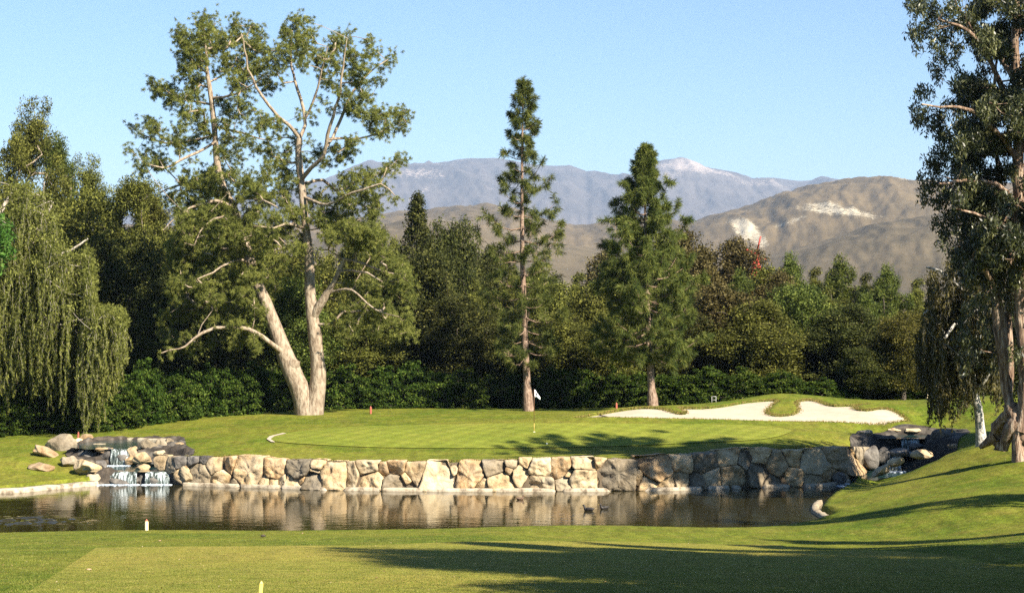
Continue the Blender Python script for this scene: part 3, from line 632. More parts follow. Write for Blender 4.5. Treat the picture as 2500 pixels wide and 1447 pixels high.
kerb('pond_kerb', [pw(*p) for p in ((2000, 1228), (1989, 1240), (1992, 1252), (2012, 1264), (2030, 1270))], .13, .16, 'short curved pale stone edge where the lawn point meets the water', mat='st_grey')
kerb('pond_kerb', [(at(px, 0, D)[0], D) for px, D in ((228, 93.7), (300, 94.0), (370, 93.6), (420, 93.2))], 1.34, .3, 'thin pale kerb along the far side of the upper waterfall pool')

# ------------------------------------------------------------------ loose boulders
def ico(sub=3):
    import bmesh
    bm = bmesh.new(); bmesh.ops.create_icosphere(bm, subdivisions=sub, radius=1); V = np.array([v.co[:] for v in bm.verts]); F = np.array([[v.index for v in f.verts] for f in bm.faces]); bm.free(); return V, F
ICO = ico(4)
def boulder(px, py, wp, hp, D, kind, label, tilt=0.0, seed=None, depth=None, planes=9):
    """px, py: centre; wp, hp: width and height seen"""
    r = np.random.default_rng(seed if seed is not None else int(px * 7 + py)); V = ICO[0].copy()
    for k in range(planes):
        n = norm(r.normal(size=3) + np.array([0, -.5, .2])); c = r.uniform(.55, .82); d = V @ n; V = V - np.maximum(d - c, 0)[:, None] * n * .93
    V += norm(V) * (fbm(V[:, 0] * 1.5 + 9 + V[:, 2], V[:, 1] * 1.5 + 9 - V[:, 2], int(px) % 90, 5)[:, None] - .5) * .38
    mn, mx = V.min(0), V.max(0); V = (V - (mn + mx) / 2) / (mx - mn) * 2
    k = D / FPX; V = V * np.array([wp * k / 2, (depth or wp * k * .8) / 2, hp * k / 2])
    c, s = math.cos(tilt), math.sin(tilt); V = np.stack([V[:, 0] * c - V[:, 2] * s, V[:, 1], V[:, 0] * s + V[:, 2] * c], 1)
    p = at(px, py, D); zb = V[:, 2].min()
    gq = gz(p[0], p[1])
    if px > 2000 and p[2] + V[:, 2].max() * .1 < gq: p[2] = gq + V[:, 2].max() * .25
    o = obj('boulder', mesh_np('boulder', V - np.array([0, 0, zb]), ICO[1], M[kind], True)); o.location = p + np.array([0, 0, zb])
    tag(o, label, 'boulder', 'boulders around the waterfalls'); return o
B = [
 (148, 1084, 78, 52, 90.0, 'st_grey', 'largest rounded grey boulder at the top of the left waterfall bank', 0),
 (212, 1070, 42, 22, 93.5, 'st_orange', 'blocky buff boulder behind the upper waterfall pool', .0),
 (188, 1078, 34, 18, 92.5, 'st_tan', 'low pinkish rock between the big grey boulder and buff block', 0),
 (243, 1086, 44, 10, 91.0, 'st_white', 'flat pale rock lying in the upper waterfall pool', 0),
 (205, 1089, 40, 10, 91.2, 'st_tan', 'flat brownish slab awash at the edge of the upper pool', 0),
 (116, 1104, 72, 24, 88.3, 'st_orange', 'wedge-shaped orange rock in the lawn below the big grey boulder', -.3),
 (102, 1140, 66, 24, 85.8, 'st_orange', 'flat lozenge-shaped rock alone on the lawn slope', -.02),
 (170, 1126, 50, 34, 86.6, 'st_grey', 'grey-topped boulder halfway down the left side of the cascade', -.35),
 (212, 1142, 68, 40, 85.2, 'st_tan', 'rounded tan boulder beside the middle waterfall pool', -.25),
 (226, 1172, 40, 32, 83.4, 'st_white', 'squarish pale rock ending the kerb beside the lower waterfall', 0),
 (215, 1112, 60, 34, 88.0, 'st_dark', 'dark wet sloping rock under the upper stream outlet', -.5),
 (262, 1112, 40, 44, 87.6, 'st_dark', 'brown rock ledge behind the upper waterfall', 0),
 (256, 1098, 50, 14, 87.7, 'st_orange', 'rusty rock lip over which the upper waterfall starts', 0),
 (323, 1102, 28, 26, 87.4, 'st_tan', 'small pointed buff rock right of the upper waterfall', .1),
 (322, 1124, 36, 22, 87.2, 'st_orange', 'rust-stained low rock at the foot of the upper waterfall', 0),
 (362, 1092, 54, 44, 88.6, 'st_grey', 'steep dark-grey boulder leading the rocks right of the upper pool', .1),
 (393, 1086, 30, 34, 89.0, 'st_grey', 'split grey boulder second right of the upper pool', -.4),
 (413, 1078, 26, 20, 90.0, 'st_grey', 'small grey rock behind the split boulder', 0),
 (428, 1090, 46, 18, 89.0, 'st_tan', 'tan wedge rock pointing into the green lawn', .25),
 (345, 1118, 48, 30, 86.2, 'st_tan', 'buff rock below the steep grey boulder', .2),
 (388, 1106, 32, 14, 87.0, 'st_white', 'small cream rock tucked under the tan wedge rock', .2),
 (348, 1141, 38, 20, 85.2, 'st_tan', 'pyramid-shaped rock splitting the middle pool outlet', 0),
 (347, 1168, 26, 36, 84.0, 'st_dark', 'black wet rock between the two lower waterfalls', 0),
 (240, 1168, 18, 34, 83.7, 'st_orange', 'rusty wet rock at the left edge of the lower waterfall', .3),
 (292, 1170, 110, 40, 84.15, 'st_dark', 'wide wet black ledge behind the broad lower waterfall', 0),
 (398, 1170, 104, 38, 84.2, 'st_dark', 'wet black ledge behind the lower waterfall beside the wall', 0),
 (300, 1120, 84, 48, 87.75, 'st_dark', 'wet dark ledge hidden behind the upper narrow waterfall', 0),
 (246, 1134, 30, 22, 85.6, 'st_dark', 'dark wet stone at the left rim of the middle pool', -.2),
 (425, 1142, 60, 20, 85.4, 'st_dark', 'low dark slab at the right rim of the middle pool', .0),
 (378, 1128, 50, 22, 86.6, 'st_dark', 'shadowed rock under the buff rock by the middle pool', .1),
 (405, 1122, 34, 20, 87.0, 'st_grey', 'small grey rock at the very start of the wall top', .1),
 (455, 1157, 26, 44, 83.2, 'st_white', 'leaning cream rock where the wall meets the lower waterfall', .45),
 (2145, 1078, 50, 22, 94.6, 'st_tan', 'low brown rock at the left of the upper right stream', 0),
 (2228, 1072, 40, 11, 95.9, 'st_white', 'pale flat rock on the far bank of the right stream', 0),
 (2185, 1072, 34, 9, 96.0, 'st_tan', 'thin tan rock edging the far bank of the right stream', 0),
 (2302, 1074, 66, 44, 91.5, 'st_dark', 'dark rounded boulder beside the right stream under the trees', .4),  # dark stone puts the shade under the trees into its colour
 (2325, 1088, 24, 12, 88.5, 'st_grey', 'little grey stone in front of the dark rounded boulder', 0),
 (2250, 1108, 56, 24, 82.5, 'st_tan', 'domed tan rock half sunk in the right stream bank', .1),
 (2188, 1128, 44, 22, 83.0, 'st_tan', 'pale triangular rock above the right stream mouth', .2),
 (2152, 1149, 54, 24, 82.8, 'st_tan', 'long pinkish rock sloping into the right stream mouth', .5),
 (2150, 1110, 46, 40, 90.4, 'st_dark', 'shade-dark rock beneath the right stream pool', 0),  # shade over the right stream is put into its dark colour
 (2125, 1118, 44, 60, 89.6, 'st_dark', 'tall dark rock face where the wall turns into the right stream', .2),  # rock face in shadow, its shade painted as dark stone
 (2195, 1106, 50, 26, 90.4, 'st_dark', 'dark rock ledge across the right stream', 0),  # dark colour stands in for the shade across the stream
 (2048, 1168, 38, 34, 83.4, 'st_dark', 'mossy brown rock at the foot of the wall by the stream mouth', 0),
 (2110, 1083, 46, 24, 92.6, 'st_grey', 'grey rock on the lawn edge above the dark rock face', .1),
 (2240, 1090, 44, 20, 92.5, 'st_dark', 'dark rock step between the two right stream pools', 0),  # painted dark in place of the shade between the pools
]
for b in B: boulder(b[0], b[1], b[2], b[3], b[4], b[5], b[6], b[7])

# ------------------------------------------------------------------ waterfalls
def fall(px0, px1, D, ztop, zbot, label, bulge=.18):
    n = max(6, int((px1 - px0) / 2)); V = []
    m = 9
    for i in range(n + 1):
        px = px0 + (px1 - px0) * i / n; x = (px - CX) / FPX * D; j = .05 * RNG.normal()
        for k in range(m + 1):
            t = k / m; V.append((x, D - bulge * math.sin(t * math.pi / 2) * (1 + j) + RNG.normal() * .012, ztop + (zbot - ztop) * t ** 1.4))
    idx = np.arange((n + 1) * (m + 1)).reshape(n + 1, m + 1); F = np.stack([idx[:-1, :-1], idx[1:, :-1], idx[1:, 1:], idx[:-1, 1:]], -1).reshape(-1, 4)
    c = np.array([(px0 + px1) / 2 / FPX * D - CX / FPX * D, D, zbot]); t = empty('waterfall', c); tag(t, label, 'waterfall')
    obj('falling_water', mesh_np('falling_water', np.array(V) - c, F, M['fall'], True), t)
    # foam
    nf = int((px1 - px0) * 1.7); C = np.stack([RNG.uniform((px0 - 6 - CX) / FPX * D, (px1 + 6 - CX) / FPX * D, nf), D - bulge - abs(RNG.normal(size=nf)) * .22 - .02, np.full(nf, zbot)], 1) - c
    Vv, Ff = ico(1); r = RNG.uniform(.03, .085, nf); V = (Vv[None] * r[:, None, None] * np.array([1.6, 1.3, .45]) + C[:, None]).reshape(-1, 3); Fx = (Ff[None] + (np.arange(nf) * len(Vv))[:, None, None]).reshape(-1, 3)
    obj('foam', mesh_np('foam', V, Fx, M['foam'], True), t)
fall(272, 318, 87.35, 1.27, .53, 'upper narrow waterfall dropping from the dark pool on the left')
fall(247, 335, 83.72, .54, 0, 'broad lower waterfall left of the black wet rock')
fall(356, 415, 83.72, .54, 0, 'lower waterfall right of the black wet rock, next to the wall')
fall(2158, 2198, 90.35, .73, 0.02, 'shaded waterfall of the right stream between dark rocks')
fall(2050, 2076, 83.0, .10, 0.01, 'short white rapid where the right stream enters the pond')
fall(2200, 2245, 93.15, 1.37, .72, 'small upper fall of the right stream under the trees')
def rapids(pts, z, label):
    P = np.array([pw(*p) if z == 0 else p for p in pts]); x0, y0 = P.min(0); x1, y1 = P.max(0); n = 420; q = np.stack([RNG.uniform(x0, x1, n), RNG.uniform(y0, y1, n)], 1)
    q = q[sdf(P, q[:, 0], q[:, 1]) < 0]; n = len(q); Vv, Ff = ico(1); r = RNG.uniform(.02, .07, n); c = np.array([*P.mean(0), z])
    V = (Vv[None] * r[:, None, None] * np.array([1.8, 1, .35]) + (np.column_stack([q, np.full(n, z)]) - c)[:, None]).reshape(-1, 3)
    o = obj('foam', mesh_np('foam', V, (Ff[None] + (np.arange(n) * len(Vv))[:, None, None]).reshape(-1, 3), M['foam'], True)); o.location = c; tag(o, label, 'foam', kind='stuff')

# ------------------------------------------------------------------ trees
def finish_tree(name, T, bark, V, F, t, leafmat, loc, label, cat, group=None, crown='crown'):
    o = empty(name, loc); tag(o, label, cat, group)
    loc = np.asarray(loc, float)
    me = T.mesh('trunk', M[bark]); rebase(me, loc); obj('trunk', me, o)
    me = mesh_np(crown, np.asarray(V) - loc, F, M[leafmat], False, t); obj(crown, me, o)
    return o
def cat_data(parts):
    V = []; Fs = {}; t = []; n = 0
    for v, f, tt in parts:
        V.append(v); Fs.setdefault(f.shape[1], []).append(f + n); t.append(tt); n += len(v)
    # keep polygon groups in order
    return np.concatenate(V), [np.concatenate(x) for x in Fs.values()], np.concatenate(t)
def circ_pts(circs, D, dens, dspread, rng, rowjit=1.0):
    out = []
    for c in circs:
        cx, cy, r = c[:3]; dd = c[3] if len(c) > 3 else rng.normal() * dspread; n = max(1, int(dens * r * r))
        a = rng.random(n) * 2 * np.pi; q = r * np.sqrt(rng.random(n))
        for x, y in zip(cx + q * np.cos(a), cy + q * np.sin(a)):
            D2 = D + dd + rng.normal() * .5 * rowjit * r / 45; p = at(x, y, D2); out.append(p)
    return np.array(out)

# --- big two-trunked pine
D = 108.0
def L_(pts, D=108.0, dy=None):
    P = [at(p[0], p[1], D + (p[3] if len(p) > 3 else 0)) for p in pts]; R = [p[2] / FPX * D for p in pts]; return P, R
sk = Skel(.45)
LT = [(748, 1018, 33), (740, 975, 27), (728, 940, 26), (710, 900, 26), (690, 850, 22), (668, 790, 18.5), (648, 735, 16), (628, 690, 15), (612, 640, 13.5), (597, 590, 12.5, .2), (583, 545, 11, .3), (568, 500, 10.5, .3), (545, 460, 10, .2), (530, 400, 9), (525, 330, 8), (519, 270, 7.5), (512, 215, 6.5), (505, 170, 5), (503, 120, 3.5), (498, 70, 1.5)]
RT = [(763, 1018, 31), (771, 970, 25), (777, 930, 22), (775, 880, 20), (769, 820, 18.5), (762, 770, 17), (756, 700, 15), (755, 640, 13.5), (751, 590, 12), (747, 560, 11), (739, 480, 10.5), (733, 420, 10), (728, 370, 9), (731, 338, 9)]
for pts in (LT, RT,
    [(731, 338, 7), (706, 306, 6.5, -.5), (680, 285, 6, -1), (655, 255, 5.5, -1.3), (636, 230, 5, -1.5), (615, 190, 4, -2), (600, 140, 3, -2), (588, 80, 1.5, -2)],
    [(731, 338, 7), (745, 305, 6.5, .5), (742, 270, 6, .7), (733, 240, 5.5, 1), (721, 200, 5, 1), (710, 165, 4, 1.2), (712, 120, 3, 1.2), (716, 70, 1.5, 1.2)],
    [(745, 290, 5, .5), (765, 250, 4.5, .2), (776, 215, 4, 0), (786, 170, 3, -.3), (800, 115, 1.5, -.5)],
    [(735, 440, 8), (760, 410, 7.5, -.8), (791, 378, 7, -1.5), (800, 330, 6, -2), (812, 285, 5.5, -2.3), (825, 244, 5, -2.5), (835, 180, 3.5, -2.8), (848, 95, 1.5, -3)],
    [(795, 360, 5, -1.5), (813, 335, 5.5, -1), (838, 276, 5.5, -.5), (862, 225, 4.5, 0), (905, 178, 3, .5), (950, 142, 1.5, 1)],
    [(800, 340, 5, -1.7), (840, 338, 4.5, -1.2), (877, 338, 4, -.8), (933, 324, 3, -.5), (985, 290, 1.5, 0)],
    [(737, 450, 6), (790, 440, 5.5, 1), (820, 465, 5, 1.8), (877, 442, 4, 2.4), (935, 420, 2.5, 3), (985, 385, 1.5, 3.2)],
    [(739, 480, 6), (800, 500, 5, -1.5), (860, 470, 4, -2.5), (930, 450, 3, -3), (965, 480, 1.5, -3)],
    [(527, 345, 6), (500, 363, 5, -.6), (440, 392, 4.5, -1.4), (400, 412, 3.5, -2), (350, 395, 2, -2.4)],
    [(525, 330, 5), (466, 345, 4.5, .8), (403, 350, 3.5, 1.5), (340, 326, 2, 2)],
    [(516, 255, 5), (459, 244, 4, .9), (400, 232, 3, 1.7), (366, 205, 1.5, 2)],
    [(519, 240, 5), (560, 235, 4, -1), (608, 215, 3, -2), (640, 190, 1.5, -2.5)],
    [(512, 200, 4), (549, 180, 3, .8), (580, 140, 1.5, 1.5)],
    [(507, 180, 4), (470, 150, 2.5, -1), (440, 90, 1.5, -1.5)],
    [(527, 310, 5), (570, 320, 4, 1.5), (608, 332, 3.5, 2.2), (660, 345, 1.5, 2.8)],
    [(762, 780, 12), (780, 745, 10.5, -.3), (800, 715, 9.5, -.5), (815, 690, 8.5, -.7), (830, 655, 7.5, -.9), (838, 632, 7, -1)],
    [(838, 632, 5, -1), (870, 638, 4.5, -1.3), (905, 652, 4, -1.6), (945, 667, 3, -2), (990, 672, 1.5, -2.2)],
    [(828, 663, 5, -.9), (860, 660, 4.5, -1.4), (895, 668, 4, -2), (935, 687, 2, -2.6)],
    [(812, 712, 5, -.7), (845, 706, 4.5, -1.3), (875, 718, 4, -1.9), (895, 740, 3.5, -2.3), (918, 757, 3, -2.6), (975, 775, 1.5, -2.8)],
    [(838, 632, 4, -1), (800, 610, 3, -1.5), (775, 608, 2.5, -1.6), (770, 650, 2, -1.6)],
    [(692, 862, 10), (672, 846, 9, -.7), (640, 822, 8.5, -1.3), (605, 803, 8, -1.8), (565, 799, 7, -2.2), (525, 802, 6, -2.6), (490, 812, 5, -3), (455, 845, 3.5, -3.2), (395, 860, 2, -3.5)],
    [(500, 806, 4, -2.9), (480, 830, 3, -2.9), (495, 790, 2, -2.9), (520, 760, 1.5, -2.9)],
    [(612, 645, 6), (590, 635, 5, -1), (555, 640, 4, -1.8), (520, 665, 3, -2.4), (480, 680, 1.5, -3)],
    [(600, 600, 6), (570, 560, 5, -1.2), (545, 530, 4, -1.8), (500, 550, 3, -2.2), (470, 600, 1.5, -2.6)],
    [(570, 505, 6), (530, 490, 5.5, -1.2), (490, 500, 4.5, -2), (440, 520, 3, -2.6), (400, 560, 1.5, -3)],
    [(583, 545, 6), (620, 520, 5, -1.4), (640, 490, 4, -2), (680, 500, 2.5, -2.4)],
    [(597, 590, 5), (640, 575, 4, -1.6), (680, 590, 3, -2.2), (700, 620, 1.5, -2.6)],
    [(618, 665, 5), (616, 700, 3.5, -1.2), (622, 750, 2.5, -1.6), (615, 800, 1.5, -1.8)],
    [(747, 560, 6), (700, 545, 5, -1.2), (670, 560, 3.5, -1.6), (640, 550, 2, -2)],
    [(530, 420, 6), (490, 440, 5, 1.5), (440, 450, 4, 2.5), (390, 470, 2, 3)],
    [(720, 950, 12), (0, 0, 0)] if False else [(708, 905, 16), (716, 888, 17, -.2), (722, 876, 13, -.2)]):
    P, R = L_(pts); main = pts is LT or pts is RT; sk.limb(P, [q * (.88 if main else (1 if q > 9 * .023 else .68)) for q in R], .0 if main else .05)
PC = [(489, 50, 16), (515, 55, 14), (500, 80, 20), (437, 78, 15), (432, 100, 12), (462, 98, 14), (470, 120, 18), (448, 135, 16), (500, 110, 20), (535, 85, 16), (530, 120, 20), (455, 165, 18), (475, 145, 16), (480, 190, 16), (440, 185, 12), (500, 150, 16), (548, 150, 18), (572, 60, 14), (585, 90, 20), (560, 105, 14), (622, 60, 12), (628, 90, 16), (600, 120, 20), (640, 120, 18), (580, 160, 18), (625, 160, 20), (660, 150, 16), (600, 190, 20), (640, 190, 18), (570, 210, 14), (560, 185, 12), (655, 215, 14), (605, 225, 12), (530, 180, 10),
      (720, 60, 18), (700, 80, 14), (740, 55, 10), (715, 100, 22), (690, 120, 16), (745, 95, 18), (760, 120, 14), (730, 130, 18), (700, 150, 14), (765, 80, 8), (680, 165, 12), (775, 150, 14), (735, 160, 12), (690, 195, 9), (820, 90, 14), (845, 95, 12), (855, 80, 8), (822, 120, 18), (850, 130, 16), (800, 140, 16), (790, 175, 14), (830, 165, 16), (865, 160, 14), (900, 100, 12), (908, 125, 12), (885, 140, 12), (895, 165, 14), (860, 195, 14), (820, 200, 12), (840, 230, 14), (885, 215, 16), (870, 250, 16), (915, 200, 10), (962, 138, 10), (945, 150, 9), (930, 165, 9), (935, 195, 9), (900, 240, 12), (850, 265, 14), (880, 280, 14), (915, 270, 12), (795, 215, 10), (775, 250, 9), (800, 265, 10), (765, 290, 9), (735, 285, 9), (905, 295, 14), (935, 290, 16), (960, 280, 14), (985, 275, 12), (975, 310, 12), (945, 325, 14), (990, 300, 10), (910, 320, 12), (880, 340, 9), (850, 350, 12),
      (820, 375, 16), (845, 385, 14), (855, 360, 10), (800, 400, 12), (770, 370, 14), (760, 345, 9), (720, 345, 12), (745, 390, 12), (705, 380, 14), (680, 400, 18), (700, 430, 18), (660, 380, 14), (650, 350, 12), (645, 300, 16), (670, 310, 14), (630, 310, 12), (690, 330, 9), (655, 420, 16), (690, 460, 18), (720, 440, 12),
      (370, 205, 12), (385, 225, 14), (400, 210, 12), (410, 240, 14), (420, 215, 12), (435, 245, 14), (445, 270, 14), (460, 235, 14), (480, 215, 12), (460, 210, 10), (470, 280, 12), (455, 295, 12), (440, 320, 14), (485, 240, 10), (490, 300, 14), (500, 325, 12), (475, 340, 12), (490, 270, 10), (545, 250, 14), (560, 280, 14), (545, 300, 14), (580, 250, 12), (590, 275, 12), (600, 300, 10), (555, 340, 14), (585, 355, 12), (570, 330, 10), (540, 365, 14), (600, 250, 10), (620, 270, 10), (560, 380, 12), (585, 390, 10), (610, 340, 12), (630, 360, 12),
      (325, 308, 10), (335, 325, 9), (365, 300, 14), (385, 315, 14), (370, 330, 10), (395, 335, 12), (425, 350, 14), (440, 365, 12), (455, 350, 12), (315, 372, 10), (320, 385, 7), (360, 375, 12), (385, 385, 14), (375, 400, 14), (350, 400, 10), (400, 405, 10), (345, 415, 12), (420, 400, 9), (440, 420, 9), (470, 400, 8),
      (540, 420, 20), (570, 430, 18), (510, 430, 20), (480, 445, 20), (450, 450, 18), (550, 460, 18), (500, 470, 22), (460, 490, 22), (420, 490, 20), (600, 440, 18), (620, 470, 18), (590, 480, 16), (640, 450, 16), (660, 480, 18), (540, 510, 20), (500, 520, 20), (445, 530, 20), (620, 510, 18), (700, 500, 20), (730, 520, 18), (670, 530, 18), (760, 500, 16), (770, 530, 18), (790, 480, 14), (800, 520, 18), (740, 470, 14),
      (480, 560, 24), (440, 580, 22), (520, 580, 22), (560, 560, 18), (600, 550, 18), (640, 560, 16), (680, 570, 14), (460, 620, 24), (500, 630, 24), (540, 610, 22), (580, 620, 18), (430, 650, 22), (470, 670, 24), (510, 690, 24), (550, 670, 22), (590, 670, 18), (640, 620, 14), (690, 640, 12), (670, 590, 14), (715, 580, 10),
      (430, 700, 24), (470, 720, 24), (520, 730, 22), (560, 720, 20), (600, 720, 18), (640, 695, 14), (660, 680, 12), (440, 760, 22), (490, 765, 20), (540, 765, 20), (590, 765, 18), (630, 760, 14), (575, 790, 14), (610, 810, 14), (620, 840, 14), (585, 830, 12), (560, 830, 14), (400, 810, 18), (425, 830, 16), (455, 830, 16), (440, 850, 14), (415, 860, 10), (480, 850, 10), (400, 770, 14), (520, 830, 12),
      (840, 430, 12), (870, 430, 16), (895, 440, 14), (860, 460, 14), (905, 420, 12), (930, 420, 12), (950, 410, 12), (975, 395, 12), (990, 380, 9), (920, 450, 12), (945, 465, 9), (890, 475, 16), (860, 490, 14), (960, 490, 9), (830, 490, 12), (820, 450, 9),
      (880, 590, 22), (920, 600, 22), (900, 630, 18), (950, 620, 18), (975, 650, 18), (990, 690, 16), (940, 640, 12), (960, 700, 16), (870, 700, 14), (900, 690, 12), (840, 690, 9), (930, 740, 16), (960, 760, 16), (990, 780, 16), (1000, 740, 12), (860, 790, 20), (890, 770, 16), (840, 760, 12), (970, 800, 18), (1005, 810, 14), (910, 810, 14), (850, 820, 14), (790, 640, 9), (800, 580, 14), (830, 560, 18), (850, 530, 18), (800, 550, 16)]
rp = np.random.default_rng(3)
PC += [(rp.uniform(640, 740), rp.uniform(540, 760), 11, rp.uniform(-3, 3)) for _ in range(14)] + [(rp.uniform(790, 930), rp.uniform(470, 600), 15, rp.uniform(-3, 3)) for _ in range(16)] + [(rp.uniform(390, 640), rp.uniform(430, 800), 16, rp.uniform(-3, 3)) for _ in range(30)] + [(rp.uniform(575, 660), rp.uniform(545, 735), 12, rp.uniform(-3.5, -1.2)) for _ in range(14)] + [(rp.uniform(820, 1000), rp.uniform(640, 830), 14, rp.uniform(-3, 3)) for _ in range(12)]
A = circ_pts([(c[0], c[1], c[2] * 1.0, *c[3:]) for c in PC], 108.0, .036, 2.2, rp)
ends, dirs = sk.grow(A, .010, .28, .03, .10)
T = Tubes(); sk.tubes(T, 12, .035)
cd = []
C1 = np.repeat(ends, 7, 0) + rp.normal(size=(len(ends) * 7, 3)) * .20
cd.append(tuft_data(C1, np.repeat(dirs, 7, 0), 34, .17, .015, .3, .25, .5, rp, .12))
V, F, t = cat_data(cd)
b0 = at(757, 1010, 108)
finish_tree('pine_tree', T, 'bark_pine', V, F, t, 'pine', (b0[0], b0[1], gz(b0[0], b0[1])), 'huge old pine forking into two thick pale trunks from its base', 'tree')

TEE = np.array([tuple(q) for q in TEE])
# --- specks of leaf litter on the lawns
rl = np.random.default_rng(8); V = []; Tt = []
n = 1000; D2 = np.where(rl.random(n) < .58, rl.uniform(24, 62, n), rl.uniform(60, 110, n)); x = rl.uniform(-.27, .27, n) * D2; z = ground_z(x, D2); kk_ = z > .05; D2, x, z = D2[kk_], x[kk_], z[kk_]; n = len(x)
sz = (rl.uniform(.010, .026, n) * np.where(D2 < 60, 1, 1.4))[:, None]; a_ = rl.random(n) * 6.28; c_ = np.column_stack([x, D2, z + .045]); u_ = np.column_stack([np.cos(a_), np.sin(a_), .3 * rl.normal(size=n)]) * sz; v_ = np.column_stack([-np.sin(a_), np.cos(a_), .3 * rl.normal(size=n)]) * sz * .55
V = np.stack([c_ - u_, c_ + v_, c_ + u_, c_ - v_], 1).reshape(-1, 3); Tt = np.repeat(rl.random(n), 4)
M['litter'] = leaf_mat('litter', (.10, .06, .03), (.28, .19, .09), (.48, .40, .26), .1)
tag(obj('leaf_litter', mesh_np('leaf_litter', V, np.arange(len(V)).reshape(-1, 4), M['litter'], False, Tt)), 'specks of dry leaf litter strewn over the lawns', 'leaf litter', kind='stuff')
# short blades of the near lawn
n = 240000; D2 = 25 / np.sqrt(1 - rl.random(n) * (1 - (25 / 66) ** 2)); x = rl.uniform(-.275, .275, n) * D2; z = ground_z(x, D2); ok = z > .1; D2, x, z = D2[ok], x[ok], z[ok]; n = len(x)
onT = sdf(TEE, x, D2) < 0; hh = (np.where(onT, .016, .032) * rl.uniform(.5, 1.4, n))[:, None]; dd_ = norm(rl.normal(size=(n, 3)) * [.6, .6, .1] + [0, 0, .8]); ss_ = norm(np.cross(dd_, rl.normal(size=(n, 3)))) * .0045; bb_ = np.column_stack([x, D2, z + np.where(onT, .03, .0)])
V = np.stack([bb_ - ss_, bb_ + ss_, bb_ + dd_ * hh], 1).reshape(-1, 3); cl_ = fbm(x * 3, D2 * 3, 77, 3); Tt = np.repeat(np.clip(.6 * rl.random(n) + .8 * (cl_ - .3), 0, 1), 3)
M['blades'] = leaf_mat('grass_blades', (.06, .10, .012), (.17, .19, .03), (.36, .32, .10), .3)
tag(obj('grass', mesh_np('grass', V, np.arange(len(V)).reshape(-1, 3), M['blades'], False, Tt)), 'short mown grass blades of the near lawn', 'grass', kind='stuff')
# ragged grass along the bunker lip
V = []; Tt = []; BP = np.array(BUNKW); BN = np.roll(BP, -1, 0) - BP
i = rl.integers(len(BP), size=9000); q = BP[i] + BN[i] * rl.random((9000, 1)); nn_ = np.stack([BN[i][:, 1], -BN[i][:, 0]], 1); nn_ = nn_ / (np.linalg.norm(nn_, axis=1, keepdims=True) + 1e-6); q = q + nn_ * rl.normal(size=(9000, 1)) * .10
p_ = np.column_stack([q, base_z(q[:, 0], q[:, 1]) - .03]); d_ = norm(rl.normal(size=(9000, 3)) * [.5, .6, .1] + [0, -.3, .8]); s_ = norm(np.cross(d_, [0, 1, .2])) * .02; L = rl.uniform(.05, .14, (9000, 1))
V = np.stack([p_ - s_, p_ + s_, p_ + d_ * L], 1).reshape(-1, 3); Tt = np.repeat(rl.random(9000), 3)
tag(obj('bunker_grass', mesh_np('bunker_grass', V, np.arange(len(V)).reshape(-1, 3), M['drygrass'], False, Tt)), 'ragged grass fringe around the bunker lip', 'grass', kind='stuff')

